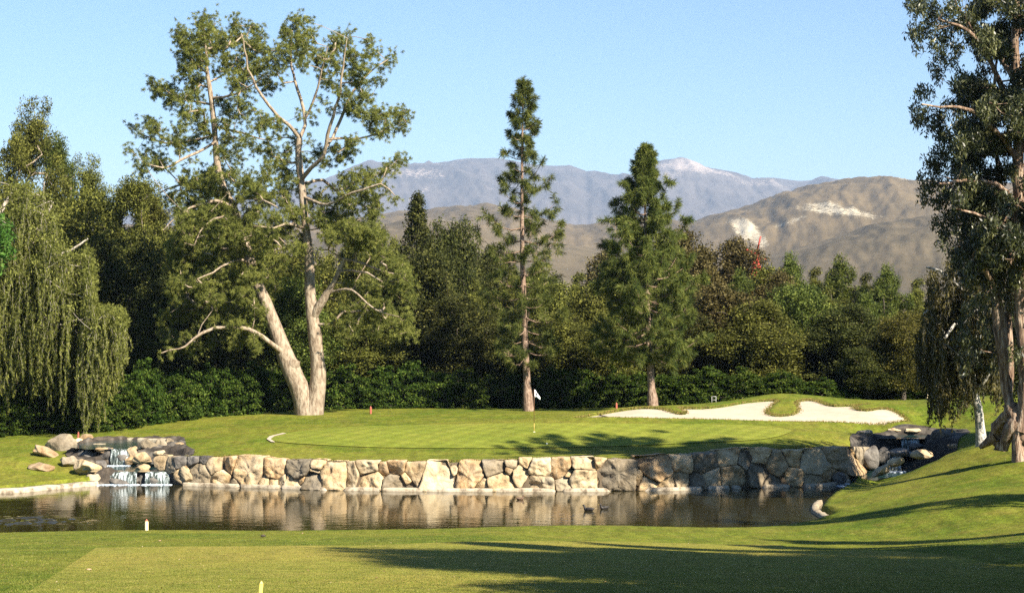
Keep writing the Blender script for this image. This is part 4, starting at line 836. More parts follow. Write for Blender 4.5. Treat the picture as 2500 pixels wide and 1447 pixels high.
# --- two straight young pines
def canary(px, base, D, top, env, n_whorl, label, seed, gap=(), dens=1.0, lean=(0, 0)):
    r = np.random.default_rng(seed); b = at(px, base, D); b[2] = gz(b[0], b[1]); H = at(px, top, D)[2] - b[2]
    T = Tubes(); hs = np.linspace(0, 1, 26)
    TP_ = np.array([b + np.array([-.012 * H * math.sin(h * 3) + lean[0] * h, 0, H * h]) for h in hs]); TR = np.maximum(.012, (.235 if dens < 1.2 else .25) * (1 - hs) ** .85 + .03 * (1 - hs) * (hs < .06) * 3)
    P, R = resample(TP_, TR, .4); T.add(P, R, 10, .03)
    C = []; Dn = []
    tw = lambda h: np.array([np.interp(h, hs, TP_[:, k]) for k in range(3)])
    ph = 0.0
    h = env[-1][0]
    while h < .985:
        reach = np.interp(h, [e[0] for e in env[::-1]], [e[1] for e in env[::-1]]); nb = r.integers(3, 5) if dens < .8 else r.integers(4, 8)
        if any(a < h < b_ for a, b_ in gap): nb = 0
        for k in range(nb):
            ph += 2.4 + r.normal() * .3; L = reach * r.uniform(.45, 1.15); up = .1 + 1.35 * h ** 1.2 + r.normal() * .1
            o = tw(h); d = np.array([math.cos(ph), math.sin(ph), 0]); m = 7; pts = []
            for i in range(m + 1):
                t_ = i / m; pts.append(o + d * L * t_ * (1 - .25 * up * t_ * .4) + np.array([0, 0, 1]) * L * (-.25 * (1 - h) * math.sin(t_ * 2.6) + up * .55 * t_ ** 2.0))
            pts = np.array(pts) + r.normal(size=(m + 1, 3)) * .03 * L * np.linspace(0, 1, m + 1)[:, None]
            rad = np.linspace(.018 + .012 * L, .008, m + 1); T.add(pts, rad, 4)
            # twigs
            nt_ = int(3 + L * 4.0 * dens)
            for q in range(nt_):
                t_ = 1 - r.random() ** 1.4 * (.72 if L > 1 else .85); p = np.array([np.interp(t_ * m, range(m + 1), pts[:, kk]) for kk in range(3)])
                td = norm(d * .7 + r.normal(size=3) * .65 + np.array([0, 0, .35 + .5 * h])); l2 = (.25 + .35 * r.random()) * min(1.4, .45 + L * .4); e = p + td * l2 * (1 - .3 * t_)
                T.add([p, (p + e) / 2 + r.normal(size=3) * .02, e], [.012, .009, .006], 3)
                for s_ in (1.0, .62):
                    C.append(p + (e - p) * s_); Dn.append(td)
            C.append(pts[-1]); Dn.append(norm(pts[-1] - pts[-2] + np.array([0, 0, .05])))
        h += (.032 if h < .75 else .026) * r.uniform(.8, 1.2) / (1.12 if dens >= .8 else .95)
    for s_ in np.linspace(.90, 1.0, 9): C.append(tw(s_)); Dn.append(np.array([0, 0, 1.]))
    C = np.array(C); Dn = np.array(Dn); V, F, t = tuft_data(C, Dn, 36 if dens < .8 else 46, .35, .0155, .75, .45, .5, r, .22)
    # dead stubs
    for k in range(14):
        h = r.uniform(.10, .45); ph = r.random() * 6.28; o = tw(h); d = np.array([math.cos(ph), math.sin(ph), .1]); T.add([o, o + d * .5 + np.array([0, 0, -.05]), o + d * r.uniform(.8, 1.6) + np.array([0, 0, r.normal() * .2])], [.025, .018, .008], 4)
    return finish_tree('pine_tree', T, 'bark_can', V, F, t, 'pine2', tuple(b), label, 'tree')
def env_from(base, top, lst, D):    # list of (photo y, half width px) -> (relative height, metres)
    return [((base - y) / (base - top), w_ / FPX * D) for y, w_ in lst]
canary(1290, 1005, 112, 187, env_from(1005, 187, [(200, 6), (235, 22), (280, 42), (315, 36), (335, 40), (400, 58), (480, 82), (560, 95), (620, 120), (700, 128), (800, 128), (860, 105), (885, 50)], 112), 20, 'tallest slender sparse young pine standing behind the flag', 21, gap=((.815, .835),), dens=.55, lean=(-.25, 0))
canary(1594, 997, 110, 352, env_from(997, 352, [(365, 10), (400, 22), (450, 40), (500, 66), (560, 92), (650, 120), (750, 140), (830, 135), (870, 100)], 110), 22, 'dense conical young pine standing right behind the bunker', 33, dens=.85, lean=(-.4, 0))

# --- background broadleaf kinds: built once, then copied
def crown_pts(r, H, W, kind):
    """clump centres of a crown of height H and half width W (base of trunk at origin)"""
    P = []
    if kind == 'oak':
        lobes = [(r.uniform(-.5, .5) * W, r.uniform(-.5, .5) * W, H * r.uniform(.2, .82), W * r.uniform(.4, .65)) for _ in range(14)] + [(0, 0, H * .8, W * .5), (r.normal() * .2 * W, 0, H * .9, W * .3)]
        for x, y, z, s in lobes:
            n = int(34 * (s / 1.2) ** 1.5); u = norm(r.normal(size=(n, 3))) * (r.random((n, 1)) ** .3); u[:, 2] *= 1.15; P.append(np.array([x, y, z]) + u * s)
    elif kind == 'plume':
        for k in range(13):
            a = r.random() * 6.28; q = W * r.random() ** .6 * .75; x, y = q * math.cos(a), q * math.sin(a); top = H * (1 - .34 * (q / W)) * r.uniform(.86, 1.0); n = 52
            h = r.random(n) ** .8; rad = W * .30 * (1 - h ** 2.4) + .10; an = r.random(n) * 6.28
            P.append(np.stack([x + rad * np.cos(an) + .25 * h * h * 1.2, y + rad * np.sin(an), top * (.10 + .90 * h)], 1))
    elif kind == 'euc':
        for k in range(17):
            h = r.uniform(.3, 1.0); q = W * (1 - h * .62) * r.uniform(.2, 1.0); a = r.random() * 6.28; s = W * r.uniform(.16, .32); n = 26
            u = norm(r.normal(size=(n, 3))) * (r.random((n, 1)) ** .35); u[:, 2] *= 1.7; P.append(np.array([q * math.cos(a), q * math.sin(a), h * H - s * 1.2]) + u * s)
    elif kind == 'spire':
        n = 520; h = r.random(n) ** 1.1; rad = W * (1 - h) ** .75 * np.sqrt(r.random(n)) + .05; an = r.random(n) * 6.28; P.append(np.stack([rad * np.cos(an), rad * np.sin(an), H * (.12 + .88 * h)], 1))
    P = np.concatenate(P); P[:, 2] = np.minimum(P[:, 2], H); return P[P[:, 2] > H * .12]
KINDS = {}
def make_kind(key, kind, H, W, seed, leaf, nl, L, Wd, sp, droop=0.0, trunk_r=.2, bark='bark_dark'):
    r = np.random.default_rng(seed); P = crown_pts(r, H, W, kind); sk = Skel(.6)
    top = H * (.9 if kind == 'spire' else .62)
    sk.limb([(0, 0, -.3), (.1, 0, H * .2), (-.1 + r.normal() * .1, .1, top * .6), (r.normal() * .2, 0, top)], [trunk_r * 1.2, trunk_r, trunk_r * .7, .03])
    for k in range(5):
        a = k * 1.3 + r.random(); z0 = H * r.uniform(.12, .3); sk.limb([(0, 0, z0), (W * .3 * math.cos(a), W * .3 * math.sin(a), z0 + H * .18), (W * .55 * math.cos(a), W * .55 * math.sin(a), z0 + H * .42)], [trunk_r * .6, trunk_r * .45, trunk_r * .15], .03)
    ends, dirs = sk.grow(P[r.permutation(len(P))[:220]], .012, .5)
    T = Tubes(); sk.tubes(T, 7); V, F, t = leaf_mesh_data(P, nl, sp * r.uniform(.7, 1.3, len(P)), L, Wd, droop, .5, 1.0, .45, r)
    KINDS[key] = (T.mesh('trunk', M[bark]), mesh_np('crown', V, F, M[leaf], False, t), H, W)
make_kind('oakA', 'oak', 12, 3.6, 1, 'olive', 70, .17, .10, .62, .2)
make_kind('oakB', 'oak', 11, 4.0, 2, 'dark', 70, .17, .10, .65, .2)
make_kind('oakC', 'oak', 12, 3.2, 8, 'brown', 66, .17, .11, .60, .1)
make_kind('plumeA', 'plume', 12, 3.2, 3, 'green', 48, .22, .055, .42, -.6)
make_kind('plumeB', 'plume', 12, 2.8, 4, 'olive', 50, .22, .055, .40, -.6)
make_kind('eucA', 'euc', 20, 4.2, 5, 'olive', 105, .20, .07, .62, .8, .25, 'bark_pine')
make_kind('eucB', 'euc', 18, 3.6, 6, 'olive', 105, .20, .07, .60, .8, .22, 'bark_pine')
make_kind('spire', 'spire', 14, 2.6, 7, 'dark', 44, .18, .08, .40, .3)
used = set()
def place(key, px, top, wpx, D, label, mat=None, rz=None, group='trees of the wood behind the green', cat='tree', name='broadleaf_tree', base=None):
    tm, cm, H, W = KINDS[key]; x = (px - CX) / FPX * D; zb = gz(x, D) if base is None else base; h = EYE + (HZ - top) / FPX * D - zb
    o = empty(name, (x, D, zb), random.random() * 6.28 if rz is None else rz); tag(o, label, cat, group)
    sxy = (wpx / 2 / FPX * D) / (W * .92); o.scale = (sxy, sxy, h / H)
    a = obj('trunk', tm, o); b = obj('crown', cm, o)
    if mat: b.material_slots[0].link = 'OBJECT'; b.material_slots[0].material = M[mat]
    return o
BG = [ # kind, px, top, width, D, label, mat
 ('eucA', 72, 232, 250, 128, 'tallest feathery eucalyptus rising behind the drooping tree', 'olive'),
 ('eucB', -70, 300, 300, 124, 'tall eucalyptus cut by the left edge of the photo', 'olive'),
 ('eucB', 150, 305, 190, 136, 'pointed eucalyptus just right of the tallest feathery one', 'green'),
 ('eucA', 238, 375, 200, 132, 'shorter loose-topped eucalyptus with a small knob-like top', 'olive'),
 ('eucB', 310, 415, 240, 128, 'bushy olive eucalyptus below the pine\'s left branch tips', 'olive'),
 ('oakA', 200, 470, 300, 120, 'rounded olive tree behind the drooping branches', 'olive'),
 ('oakA', 30, 470, 300, 116, 'wide olive tree in the far left corner of the wood', 'olive'),
 ('eucA', 400, 440, 260, 134, 'olive-green eucalyptus directly behind the left pine trunk\'s lower branches', 'olive'),
 ('oakA', 500, 480, 300, 130, 'broad olive tree crowding behind the forked pine', 'olive'),
 ('oakB', 330, 590, 300, 119, 'dark shaded oak between the drooping tree and the forked pine', 'dark'),  # dark leaves stand in for the big pine's cast shade
 ('oakB', 480, 680, 280, 116, 'dark low oak behind the forked pine\'s drooping lower limb', 'dark'),  # same pine shade put into the leaf colour
 ('oakA', 620, 540, 280, 128, 'dense olive tree showing between the two pine trunks', 'olive'),
 ('oakB', 690, 680, 240, 118, 'dark green oak low between the two pale trunks', 'green'),
 ('plumeB', 900, 470, 150, 128, 'slim upright willow right of the forked pine', 'olive'),
 ('plumeB', 850, 500, 170, 132, 'upright willow immediately behind the right pine trunk', 'olive'),
 ('oakA', 760, 600, 240, 124, 'olive tree behind the right pine trunk', 'olive'),
 ('oakC', 880, 720, 240, 120, 'brownish low tree under the pine\'s arching right limb', 'olive'),
 ('spire', 1018, 478, 170, 130, 'dark pointed conical tree between the forked and slender pines', 'dark'),
 ('oakB', 1085, 545, 190, 134, 'dark round-topped tree right of the pointed conical one', 'dark'),
 ('oakB', 1000, 620, 260, 124, 'dark leafy oak at the foot of the pointed conical tree', 'dark'),
 ('oakB', 1165, 610, 200, 138, 'dark tree left of the slender pine\'s trunk', 'dark'),
 ('oakA', 1110, 720, 260, 122, 'speckled olive tree low left of the slender pine', 'dark'),
 ('plumeA', 1250, 640, 190, 136, 'willow directly behind the slender pine', 'olive'),
 ('oakC', 1330, 650, 200, 132, 'tawny tree right behind the slender pine', 'olive'),
 ('plumeB', 1400, 640, 190, 138, 'grey-green willow between the slender and the conical pine', 'olive'),
 ('oakA', 1340, 760, 260, 121, 'low olive tree right of the slender pine\'s trunk', 'olive'),
 ('oakA', 1440, 690, 240, 126, 'pale olive bushy tree left of the conical pine', 'olive'),
 ('oakC', 1470, 610, 170, 140, 'brown twiggy treetop left of the conical pine', 'brown'),
 ('oakB', 1550, 640, 220, 136, 'dark tree hidden behind the conical pine', 'dark'),
 ('oakA', 1600, 720, 260, 122, 'olive tree behind the conical pine\'s lower trunk', 'dark'),
 ('oakC', 1690, 556, 190, 138, 'tall brown-leaved tree right of the conical pine\'s top', 'brown'),
 ('oakC', 1780, 578, 200, 140, 'brown tree with pale leaves left of the red sculpture', 'brown'),
 ('oakC', 1855, 648, 190, 136, 'brown-green tree in front of the red sculpture', 'olive'),
 ('oakC', 1730, 690, 240, 124, 'broad russet tree right of the conical pine', 'brown'),
 ('plumeA', 1925, 600, 190, 138, 'feathery green willow right of the red sculpture', 'green'),
 ('plumeB', 1980, 625, 170, 142, 'grey-green willow second right of the red sculpture', 'olive'),
 ('oakA', 1840, 730, 260, 122, 'dense olive tree standing behind the middle of the bunker', 'olive'),
 ('plumeA', 2045, 605, 180, 138, 'feathery willow with the highest peak above the bunker\'s right half', 'green'),
 ('plumeB', 2105, 640, 160, 142, 'narrow dark willow between two feathery green ones', 'dark'),
 ('oakB', 1950, 700, 220, 126, 'blue-green leafy tree behind the bunker mound', 'green'),
 ('plumeA', 2160, 630, 180, 136, 'feathery willow nearest the yellow-topped tree', 'green'),
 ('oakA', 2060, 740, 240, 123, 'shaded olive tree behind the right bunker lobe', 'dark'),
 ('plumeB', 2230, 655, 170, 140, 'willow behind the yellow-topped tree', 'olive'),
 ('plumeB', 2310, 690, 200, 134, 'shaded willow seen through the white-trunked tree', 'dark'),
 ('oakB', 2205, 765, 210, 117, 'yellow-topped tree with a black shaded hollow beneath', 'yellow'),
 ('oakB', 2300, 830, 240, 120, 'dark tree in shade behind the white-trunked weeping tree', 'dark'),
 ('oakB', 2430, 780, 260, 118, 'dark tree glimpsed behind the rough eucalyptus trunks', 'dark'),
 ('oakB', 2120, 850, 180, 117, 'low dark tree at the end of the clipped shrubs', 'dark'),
 ('plumeA', 1800, 640, 150, 133, 'feathery green tree rising right below the red sculpture', 'green'),
 ('plumeB', 1660, 640, 150, 131, 'upright tree tucked against the right flank of the conical pine', 'olive'),
 ('oakC', 1895, 660, 170, 130, 'tawny tree between the red sculpture and the feathery willows', 'brown'),
 ('plumeB', 2010, 680, 160, 129, 'slender olive willow above the bunker mound', 'olive'),
 ('plumeA', 2110, 705, 170, 127, 'shorter feathery green willow left of the yellow-topped tree', 'green'),
 ('plumeB', 1150, 665, 160, 129, 'upright olive tree between the pointed tree and the slender pine', 'olive'),
 ('plumeA', 960, 560, 160, 133, 'leafy green willow left of the pointed conical tree', 'olive'),
 ('plumeB', 370, 500, 200, 124, 'upright olive tree left of the forked pine crown', 'olive'),
 ('plumeB', 260, 560, 200, 119, 'upright olive tree right behind the hanging strands', 'olive'),
 ('oakA', 1500, 760, 220, 120, 'low olive tree at the conical pine\'s left skirt', 'olive'),
 ('eucB', 2560, 500, 300, 130, 'tall eucalyptus at the far right behind the rough trunks', 'dark'),
]
for k, px, tp, wd, D, lb, mt in BG: place(k, px, tp, wd, D, lb, mt, rz=(random.uniform(-.5, .5) if k.startswith('plume') else None), name='eucalyptus_tree' if k.startswith('euc') else ('willow_tree' if k.startswith('plume') else 'broadleaf_tree'))

# --- shrubs along the back
def make_shrub(key, seed, H=3.2, W=2.4):
    r = np.random.default_rng(seed); n = 330; u = norm(r.normal(size=(n, 3))) * (r.random((n, 1)) ** .28); u[:, 2] = abs(u[:, 2]) * 1.0; P = u * np.array([W, W * .8, H * .92]) * (1 + .13 * np.sin(u[:, :1] * 7 + seed)) 
    P = P[P[:, 2] > .05]; sk = Skel(.5)
    for k in range(6): a = k * 1.05; sk.limb([(0.1 * math.cos(a), .1 * math.sin(a), -.2), (W * .3 * math.cos(a), W * .3 * math.sin(a), H * .35), (W * .5 * math.cos(a), W * .4 * math.sin(a), H * .6)], [.05, .035, .015])
    sk.grow(P[:120], .008); T = Tubes(); sk.tubes(T, 5); V, F, t = leaf_mesh_data(P, 62, .34 * r.uniform(.7, 1.3, len(P)), .17, .085, .5, .6, .55, .4, r)
    KINDS[key] = (T.mesh('stem', M['bark_dark']), mesh_np('foliage', V, F, M['hedge'], False, t), H, W)
for i in range(4): make_shrub('shrub%d' % i, 40 + i)
HL = [(-60, 900, 98), (20, 935, 99), (95, 960, 99.5), (180, 930, 100), (260, 900, 101), (335, 880, 104), (410, 900, 106), (480, 885, 108.5), (550, 900, 110), (620, 885, 112.5), (690, 900, 115), (760, 905, 117), (830, 890, 116.5), (905, 905, 116), (975, 880, 116.5), (1050, 895, 117), (1130, 900, 117.5), (1205, 915, 118), (1280, 910, 118), (1355, 885, 118), (1430, 900, 118.5), (1510, 895, 118), (1590, 905, 117.5), (1670, 900, 117), (1750, 895, 116.5), (1830, 898, 116), (1905, 902, 116), (1980, 920, 116), (2050, 945, 117), (2230, 945, 119)]
HLAB = ['shrub at the very left edge of the hedge row', 'second shrub of the row, behind the drooping tree\'s strands', 'low shrub behind the large grey waterfall boulder', 'shrub behind the red stake of the upper pool', 'shrub behind the upper waterfall pool kerb', 'tall shrub just right of the drooping branch curtain', 'shaded shrub left of the forked pine', 'shaded shrub beneath the pine\'s drooping lower limb', 'shrub second left of the forked pine trunk', 'shrub hard against the left of the forked pine trunk', 'shrub seen in the fork of the pale pine', 'shrub directly behind the right pale pine trunk', 'shrub beside the right pale pine trunk', 'shrub behind the lone red stake', 'tallest rounded shrub between forked and slender pine', 'dense shrub right of the tallest rounded shrub', 'shrub third left of the slender pine', 'shrub just left of the slender pine', 'shrub behind the slender pine and flag', 'tall shrub right of the white flag', 'shrub above the bunker\'s left tip', 'shrub left of the conical pine\'s trunk', 'shrub directly behind the conical pine\'s trunk', 'shrub right of the conical pine\'s trunk', 'shrub behind the small white frame', 'shrub above the bunker\'s middle', 'shrub behind the highest bunker mound', 'shrub right of the highest bunker mound', 'lowest shrub ending the hedge row', 'lone low shrub in the dark hollow under the yellow-topped tree']
for i, (px, tp, D) in enumerate(HL):
    tm, cm, H, W = KINDS['shrub%d' % (i % 4)]; x = (px - CX) / FPX * D; zb = gz(x, D); h = EYE + (HZ - tp) / FPX * D - zb
    o = empty('shrub', (x, D, zb - .1), random.random() * 6.28); s = random.uniform(.82, .98); o.scale = (s, s, (h + .1) / H); tag(o, 'dark green ' + HLAB[i], 'shrub', 'shrubs of the hedge row behind the green')
    obj('stem', tm, o); obj('foliage', cm, o)

# --- undergrowth added behind the shrubs, coloured dark to stand in for the wood's shade
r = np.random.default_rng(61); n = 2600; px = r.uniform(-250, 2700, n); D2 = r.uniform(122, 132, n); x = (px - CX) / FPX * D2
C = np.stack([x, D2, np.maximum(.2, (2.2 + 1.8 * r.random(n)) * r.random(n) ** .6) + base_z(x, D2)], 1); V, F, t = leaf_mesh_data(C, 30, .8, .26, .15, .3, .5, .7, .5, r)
tag(obj('undergrowth', mesh_np('undergrowth', V, F, M['dark'], False, t)), 'undergrowth added dark in place of shade on the floor of the wood', 'undergrowth', kind='stuff')
# --- drooping tree, left
def strands(tops, lens, r, step=.11, L=.15, W=.035, per=3, sway=.11):
    V = []; C = []; Tn = Tubes()
    for p, l in zip(tops, lens):
        n = max(3, int(l / step)); q = p + np.cumsum(np.concatenate([[[0, 0, 0]], np.stack([r.normal(size=n) * sway * .35, r.normal(size=n) * sway * .35, np.full(n, -step)], 1)]), 0)
        C.append(q); Tn.add(q[::3] if len(q) > 6 else q, np.linspace(.009, .004, len(q[::3] if len(q) > 6 else q)), 3)
    Cc = np.concatenate(C); cl = np.repeat(r.random(len(C)), [len(c) for c in C])
    V, F, t = leaf_mesh_data(Cc, per, .07, L, W, 2.2, .1, 1.0, .0, r)
    t = .55 * t + .45 * np.repeat(cl, per * 4); return V, F, t, Tn
r = np.random.default_rng(77); DL = 100.0
sk = Skel(.45)
for pts in ([(-60, 1075, 22), (-50, 950, 20), (-30, 820, 17), (-5, 740, 14), (30, 680, 11, -.5), (60, 640, 9, -1), (95, 560, 6, -1), (130, 490, 3, -1)],
            [(-30, 820, 9), (10, 760, 7, -1.5), (35, 745, 6, -2), (70, 700, 4, -2)], [(30, 680, 8), (75, 655, 6, -1.4), (110, 640, 5, -1.8), (170, 610, 3, -2), (215, 580, 2, -2)],
            [(-5, 740, 9), (-20, 620, 8, 1), (0, 520, 6, 1.5), (40, 460, 3, 2)], [(60, 640, 6, -1), (140, 680, 5, 0), (200, 740, 4, .5), (260, 765, 2.5, .5), (290, 775, 2, .5)], [(-5, 740, 8), (60, 760, 6, -2.5), (120, 790, 4, -3), (170, 790, 2, -3)],
            [(-30, 820, 8), (40, 800, 6, -2), (90, 812, 4, -2.6), (130, 800, 2, -2.8)]):
    P = [at(p[0], p[1], DL + (p[3] if len(p) > 3 else 0)) for p in pts]; sk.limb(P, [p[2] / FPX * DL for p in pts], .03)
tops = []; lens = []
GX = [(r.uniform(-60, 295), r.random() ** .7, r.normal() * 24 - 12) for _ in range(110)]
for k in range(1900):
    g_ = GX[r.integers(110)]; x = float(np.clip(g_[0] + r.normal() * 7, -60, 302)); lo = np.interp(x, [-60, 100, 200, 240, 300], [430, 470, 560, 700, 775]); hi = np.interp(x, [-60, 100, 220, 300], [820, 820, 830, 800]); y = lo + (hi - lo) * np.clip(g_[1] + r.normal() * .12, 0, 1)
    if x > 225 and y < 760: y = r.uniform(755, 800)
    end = np.interp(x, [-60, 0, 60, 120, 180, 210, 240, 262, 285, 302], [960, 990, 930, 990, 985, 1015, 960, 975, 900, 840]) + r.normal() * 30 + g_[2]
    lim = min(end, y + r.uniform(60, 340)); D2 = DL + r.normal() * 1.7 - 1.0; tops.append(at(x, y, D2)); lens.append(max(.5, (lim - y) / FPX * D2))
tops = np.array(tops); V, F, t, Tn = strands(tops, lens, r, .11, .2, .05, 4)
V2, F2, t2 = leaf_mesh_data(tops, 34, .42, .19, .06, 1.0, .2, 1.0, .4, r)
sk.grow(tops[r.permutation(len(tops))[:420]], .009, .2, -.05, .08); T = Tubes(); sk.tubes(T, 9)
T.V += Tn.V; T.F += [f + T.n for f in Tn.F]
V, F, t = cat_data([(V, F, t), (V2, F2, t2)]); p = at(-60, 1072, DL)
finish_tree('weeping_tree', T, 'twig_pale', V, F, t, 'weep', (p[0], p[1], gz(p[0], p[1])), 'tall weeping tree with pale branches and a curtain of hanging yellow-green strands', 'tree')

# --- bright leaves at the left edge
r = np.random.default_rng(5); DD = 80.0; C = circ_pts([(-60, 570, 60), (-10, 545, 25), (-5, 600, 30), (10, 620, 14), (-40, 640, 40), (-90, 520, 50), (5, 570, 22), (-120, 600, 70), (-140, 680, 60), (-70, 690, 50)], DD, .014, 1.0, r)
sk = Skel(.5); sk.limb([at(-200, 1190, DD), at(-195, 900, DD), at(-150, 700, DD), at(-90, 590, DD)], [.22, .18, .12, .05]); sk.grow(C, .01); T = Tubes(); sk.tubes(T)
V, F, t = leaf_mesh_data(C, 40, .45, .2, .07, .4, .6, .5, .4, r); p = at(-200, 1190, DD)
finish_tree('broadleaf_tree', T, 'bark_dark', V, F, t, 'bright', (p[0], p[1], gz(p[0], p[1])), 'bright green leafy tree reaching in at the left edge of the photo', 'tree')

# --- white-trunked weeping tree, right
r = np.random.default_rng(91); DW = 80.0; sk = Skel(.35)
for pts in ([(2397, 1094, 15), (2393, 1040, 11.5), (2386, 985, 10.5), (2378, 960, 10), (2370, 900, 9), (2375, 820, 8, .3), (2385, 740, 7, .4), (2370, 680, 5, .4), (2345, 640, 3, .3)],
            [(2376, 960, 7), (2355, 930, 6, -.5), (2330, 880, 4.5, -1), (2300, 800, 3, -1.5)], [(2375, 960, 7), (2395, 940, 6, -.4), (2420, 900, 4.5, -.8), (2430, 840, 3, -1)],
            [(2375, 820, 5, .3), (2345, 795, 4.5, -1), (2330, 790, 4, -1.5), (2305, 830, 3, -2)], [(2385, 740, 5, .4), (2330, 690, 4, -1), (2290, 660, 3.5, -1.5), (2262, 650, 2.5, -1.5)],
            [(2376, 860, 5), (2320, 760, 4, 0), (2280, 745, 3, 0), (2255, 765, 2, 0)], [(2376, 860, 5), (2400, 765, 4, -1.5), (2375, 760, 3, -2), (2350, 800, 2, -2)]):
    sk.limb([at(p[0], p[1], DW + (p[3] if len(p) > 3 else 0)) for p in pts], [p[2] / FPX * DW for p in pts], .02)
tops = []; lens = []
GX = [(r.uniform(2245, 2440), r.random(), r.normal() * 12) for _ in range(30)]
for k in range(700):
    g_ = GX[r.integers(30)]; x = float(np.clip(g_[0] + r.normal() * 6, 2243, 2442)); lo = np.interp(x, [2245, 2270, 2320, 2380, 2440], [760, 640, 630, 640, 690]); y = lo + (900 - lo) * float(np.clip(g_[1] + r.normal() * .15, 0, 1)) ** 1.1
    end = np.interp(x, [2245, 2265, 2285, 2300, 2325, 2340, 2360, 2385, 2400, 2440], [900, 985, 1022, 1000, 1015, 1030, 970, 955, 960, 975]) + r.normal() * 22 + g_[2] * .6
    lim = min(end, y + r.uniform(60, 230)); D2 = DW + r.normal() * 1.3; tops.append(at(x, y, D2)); lens.append(max(.35, (lim - y) / FPX * D2))
tops = np.array(tops); V, F, t, Tn = strands(tops, lens, r, .10, .16, .05, 4)
V2, F2, t2 = leaf_mesh_data(tops, 22, .32, .13, .045, 1.0, .2, 1.0, .4, r)
sk.grow(tops[r.permutation(len(tops))[:300]], .008, .2, -.05, .08); T = Tubes(); sk.tubes(T, 10); T.V += Tn.V; T.F += [f + T.n for f in Tn.F]
V, F, t = cat_data([(V, F, t), (V2, F2, t2)]); p = at(2397, 1088, DW)
finish_tree('weeping_tree', T, 'bark_white', V, F, t, 'weepd', (p[0], p[1], gz(p[0], p[1])), 'smaller dark weeping tree with a short white speckled trunk', 'tree')

# --- rough eucalyptus, right
r = np.random.default_rng(19); DE = 72.0; sk = Skel(.35)
EL = [[(2492, 1142, 22), (2488, 1110, 15), (2484, 1080, 14), (2490, 1055, 18), (2485, 1025, 22, .2), (2470, 1000, 22, .3), (2462, 980, 15, .4), (2455, 940, 13.5, .4), (2450, 900, 14, .4), (2446, 860, 16, .4), (2441, 800, 18, .4), (2436, 750, 18, .4), (2428, 700, 15, .5), (2415, 640, 12, .6), (2400, 560, 9, .8), (2390, 470, 6, 1), (2370, 380, 4, 1)],
      [(2490, 1055, 20), (2505, 1000, 20), (2504, 900, 20, -.2), (2498, 800, 21, -.2), (2494, 700, 21, -.2), (2492, 600, 19, -.3), (2489, 500, 17, -.3), (2487, 400, 16, -.3), (2484, 300, 15, -.4), (2482, 200, 13, -.4), (2478, 100, 12, -.4), (2480, 0, 10, -.4), (2470, -90, 4, -.4)],
      [(2462, 985, 10, .4), (2468, 920, 9, .7), (2466, 850, 10, .8), (2462, 770, 11, .9), (2466, 700, 11, .9), (2470, 640, 11, .9), (2452, 540, 9, 1), (2440, 420, 8, 1.2), (2420, 300, 6, 1.3), (2430, 180, 4, 1.3), (2440, 60, 2, 1.3)],
      [(2470, 1010, 18, .3), (2450, 1020, 13, .6), (2436, 1040, 17, .9), (2430, 1062, 15, 1.2), (2443, 1080, 19, 1.2), (2440, 1105, 14, 1.2)],
      [(2436, 1060, 18, 1), (2412, 1078, 10, 1.5), (2398, 1092, 6, 2)], [(2480, 1030, 18), (2465, 1048, 16, 0), (2458, 1075, 14, .4), (2450, 1100, 10, .5)],
      [(2490, 1060, 16), (2512, 1080, 16), (2520, 1120, 16), (2524, 1160, 18)],
      [(2484, 300, 10), (2440, 200, 8, -1), (2395, 110, 6, -1.6), (2345, 65, 4.5, -2), (2290, 45, 2.5, -2.4)], [(2482, 200, 9), (2420, 110, 7, .8), (2390, 80, 5, 1.2), (2330, 10, 3, 1.5)],
      [(2487, 400, 9), (2440, 330, 7, -1.4), (2370, 270, 5, -2.2), (2290, 260, 3, -2.6), (2250, 250, 1.8, -2.8)], [(2489, 500, 9), (2430, 450, 7, -1.2), (2360, 440, 5, -2), (2290, 450, 2.5, -2.4)],
      [(2492, 620, 9), (2460, 560, 7, -1.5), (2400, 530, 5, -2.2), (2330, 510, 3, -2.6)], [(2428, 700, 8), (2390, 640, 6, -.8), (2340, 600, 4, -1.3)],
      [(2478, 100, 8), (2540, -20, 6, .5), (2600, -120, 3, .8)], [(2489, 500, 9), (2560, 380, 7, 1), (2640, 260, 4, 1.6)], [(2494, 720, 8), (2570, 600, 6, -1), (2650, 520, 3, -1.6)]]
for pts in EL: sk.limb([at(p[0], p[1], DE + (p[3] if len(p) > 3 else 0)) for p in pts], [p[2] / FPX * DE * (.8 if p[1] < 1000 else 1) for p in pts], .03)
EC = [(2222, 12, 13), (2240, 25, 14), (2255, 10, 14), (2275, 22, 16), (2225, 78, 10), (2245, 80, 13), (2262, 72, 12), (2238, 115, 8), (2270, 50, 12), (2290, 75, 13), (2300, 45, 14), (2320, 20, 16), (2285, 110, 12), (2310, 100, 13), (2300, 140, 13), (2285, 165, 12), (2295, 190, 10), (2320, 160, 12), (2330, 60, 14), (2325, 205, 8), (2340, 120, 14), (2345, 180, 12), (2248, 222, 12), (2262, 230, 10), (2232, 265, 10), (2250, 290, 14), (2240, 305, 9), (2268, 310, 12), (2262, 275, 8), (2285, 285, 12), (2300, 300, 14), (2320, 260, 12), (2340, 270, 14), (2290, 330, 12), (2310, 340, 16), (2285, 365, 8), (2345, 310, 18), (2300, 380, 16), (2270, 400, 13), (2290, 415, 15), (2250, 433, 8), (2262, 455, 12), (2255, 485, 10), (2285, 450, 16), (2310, 470, 18), (2300, 500, 14), (2275, 488, 9), (2320, 530, 18), (2295, 550, 12), (2310, 580, 16), (2330, 620, 16), (2300, 605, 9), (2350, 560, 22), (2350, 640, 16)]
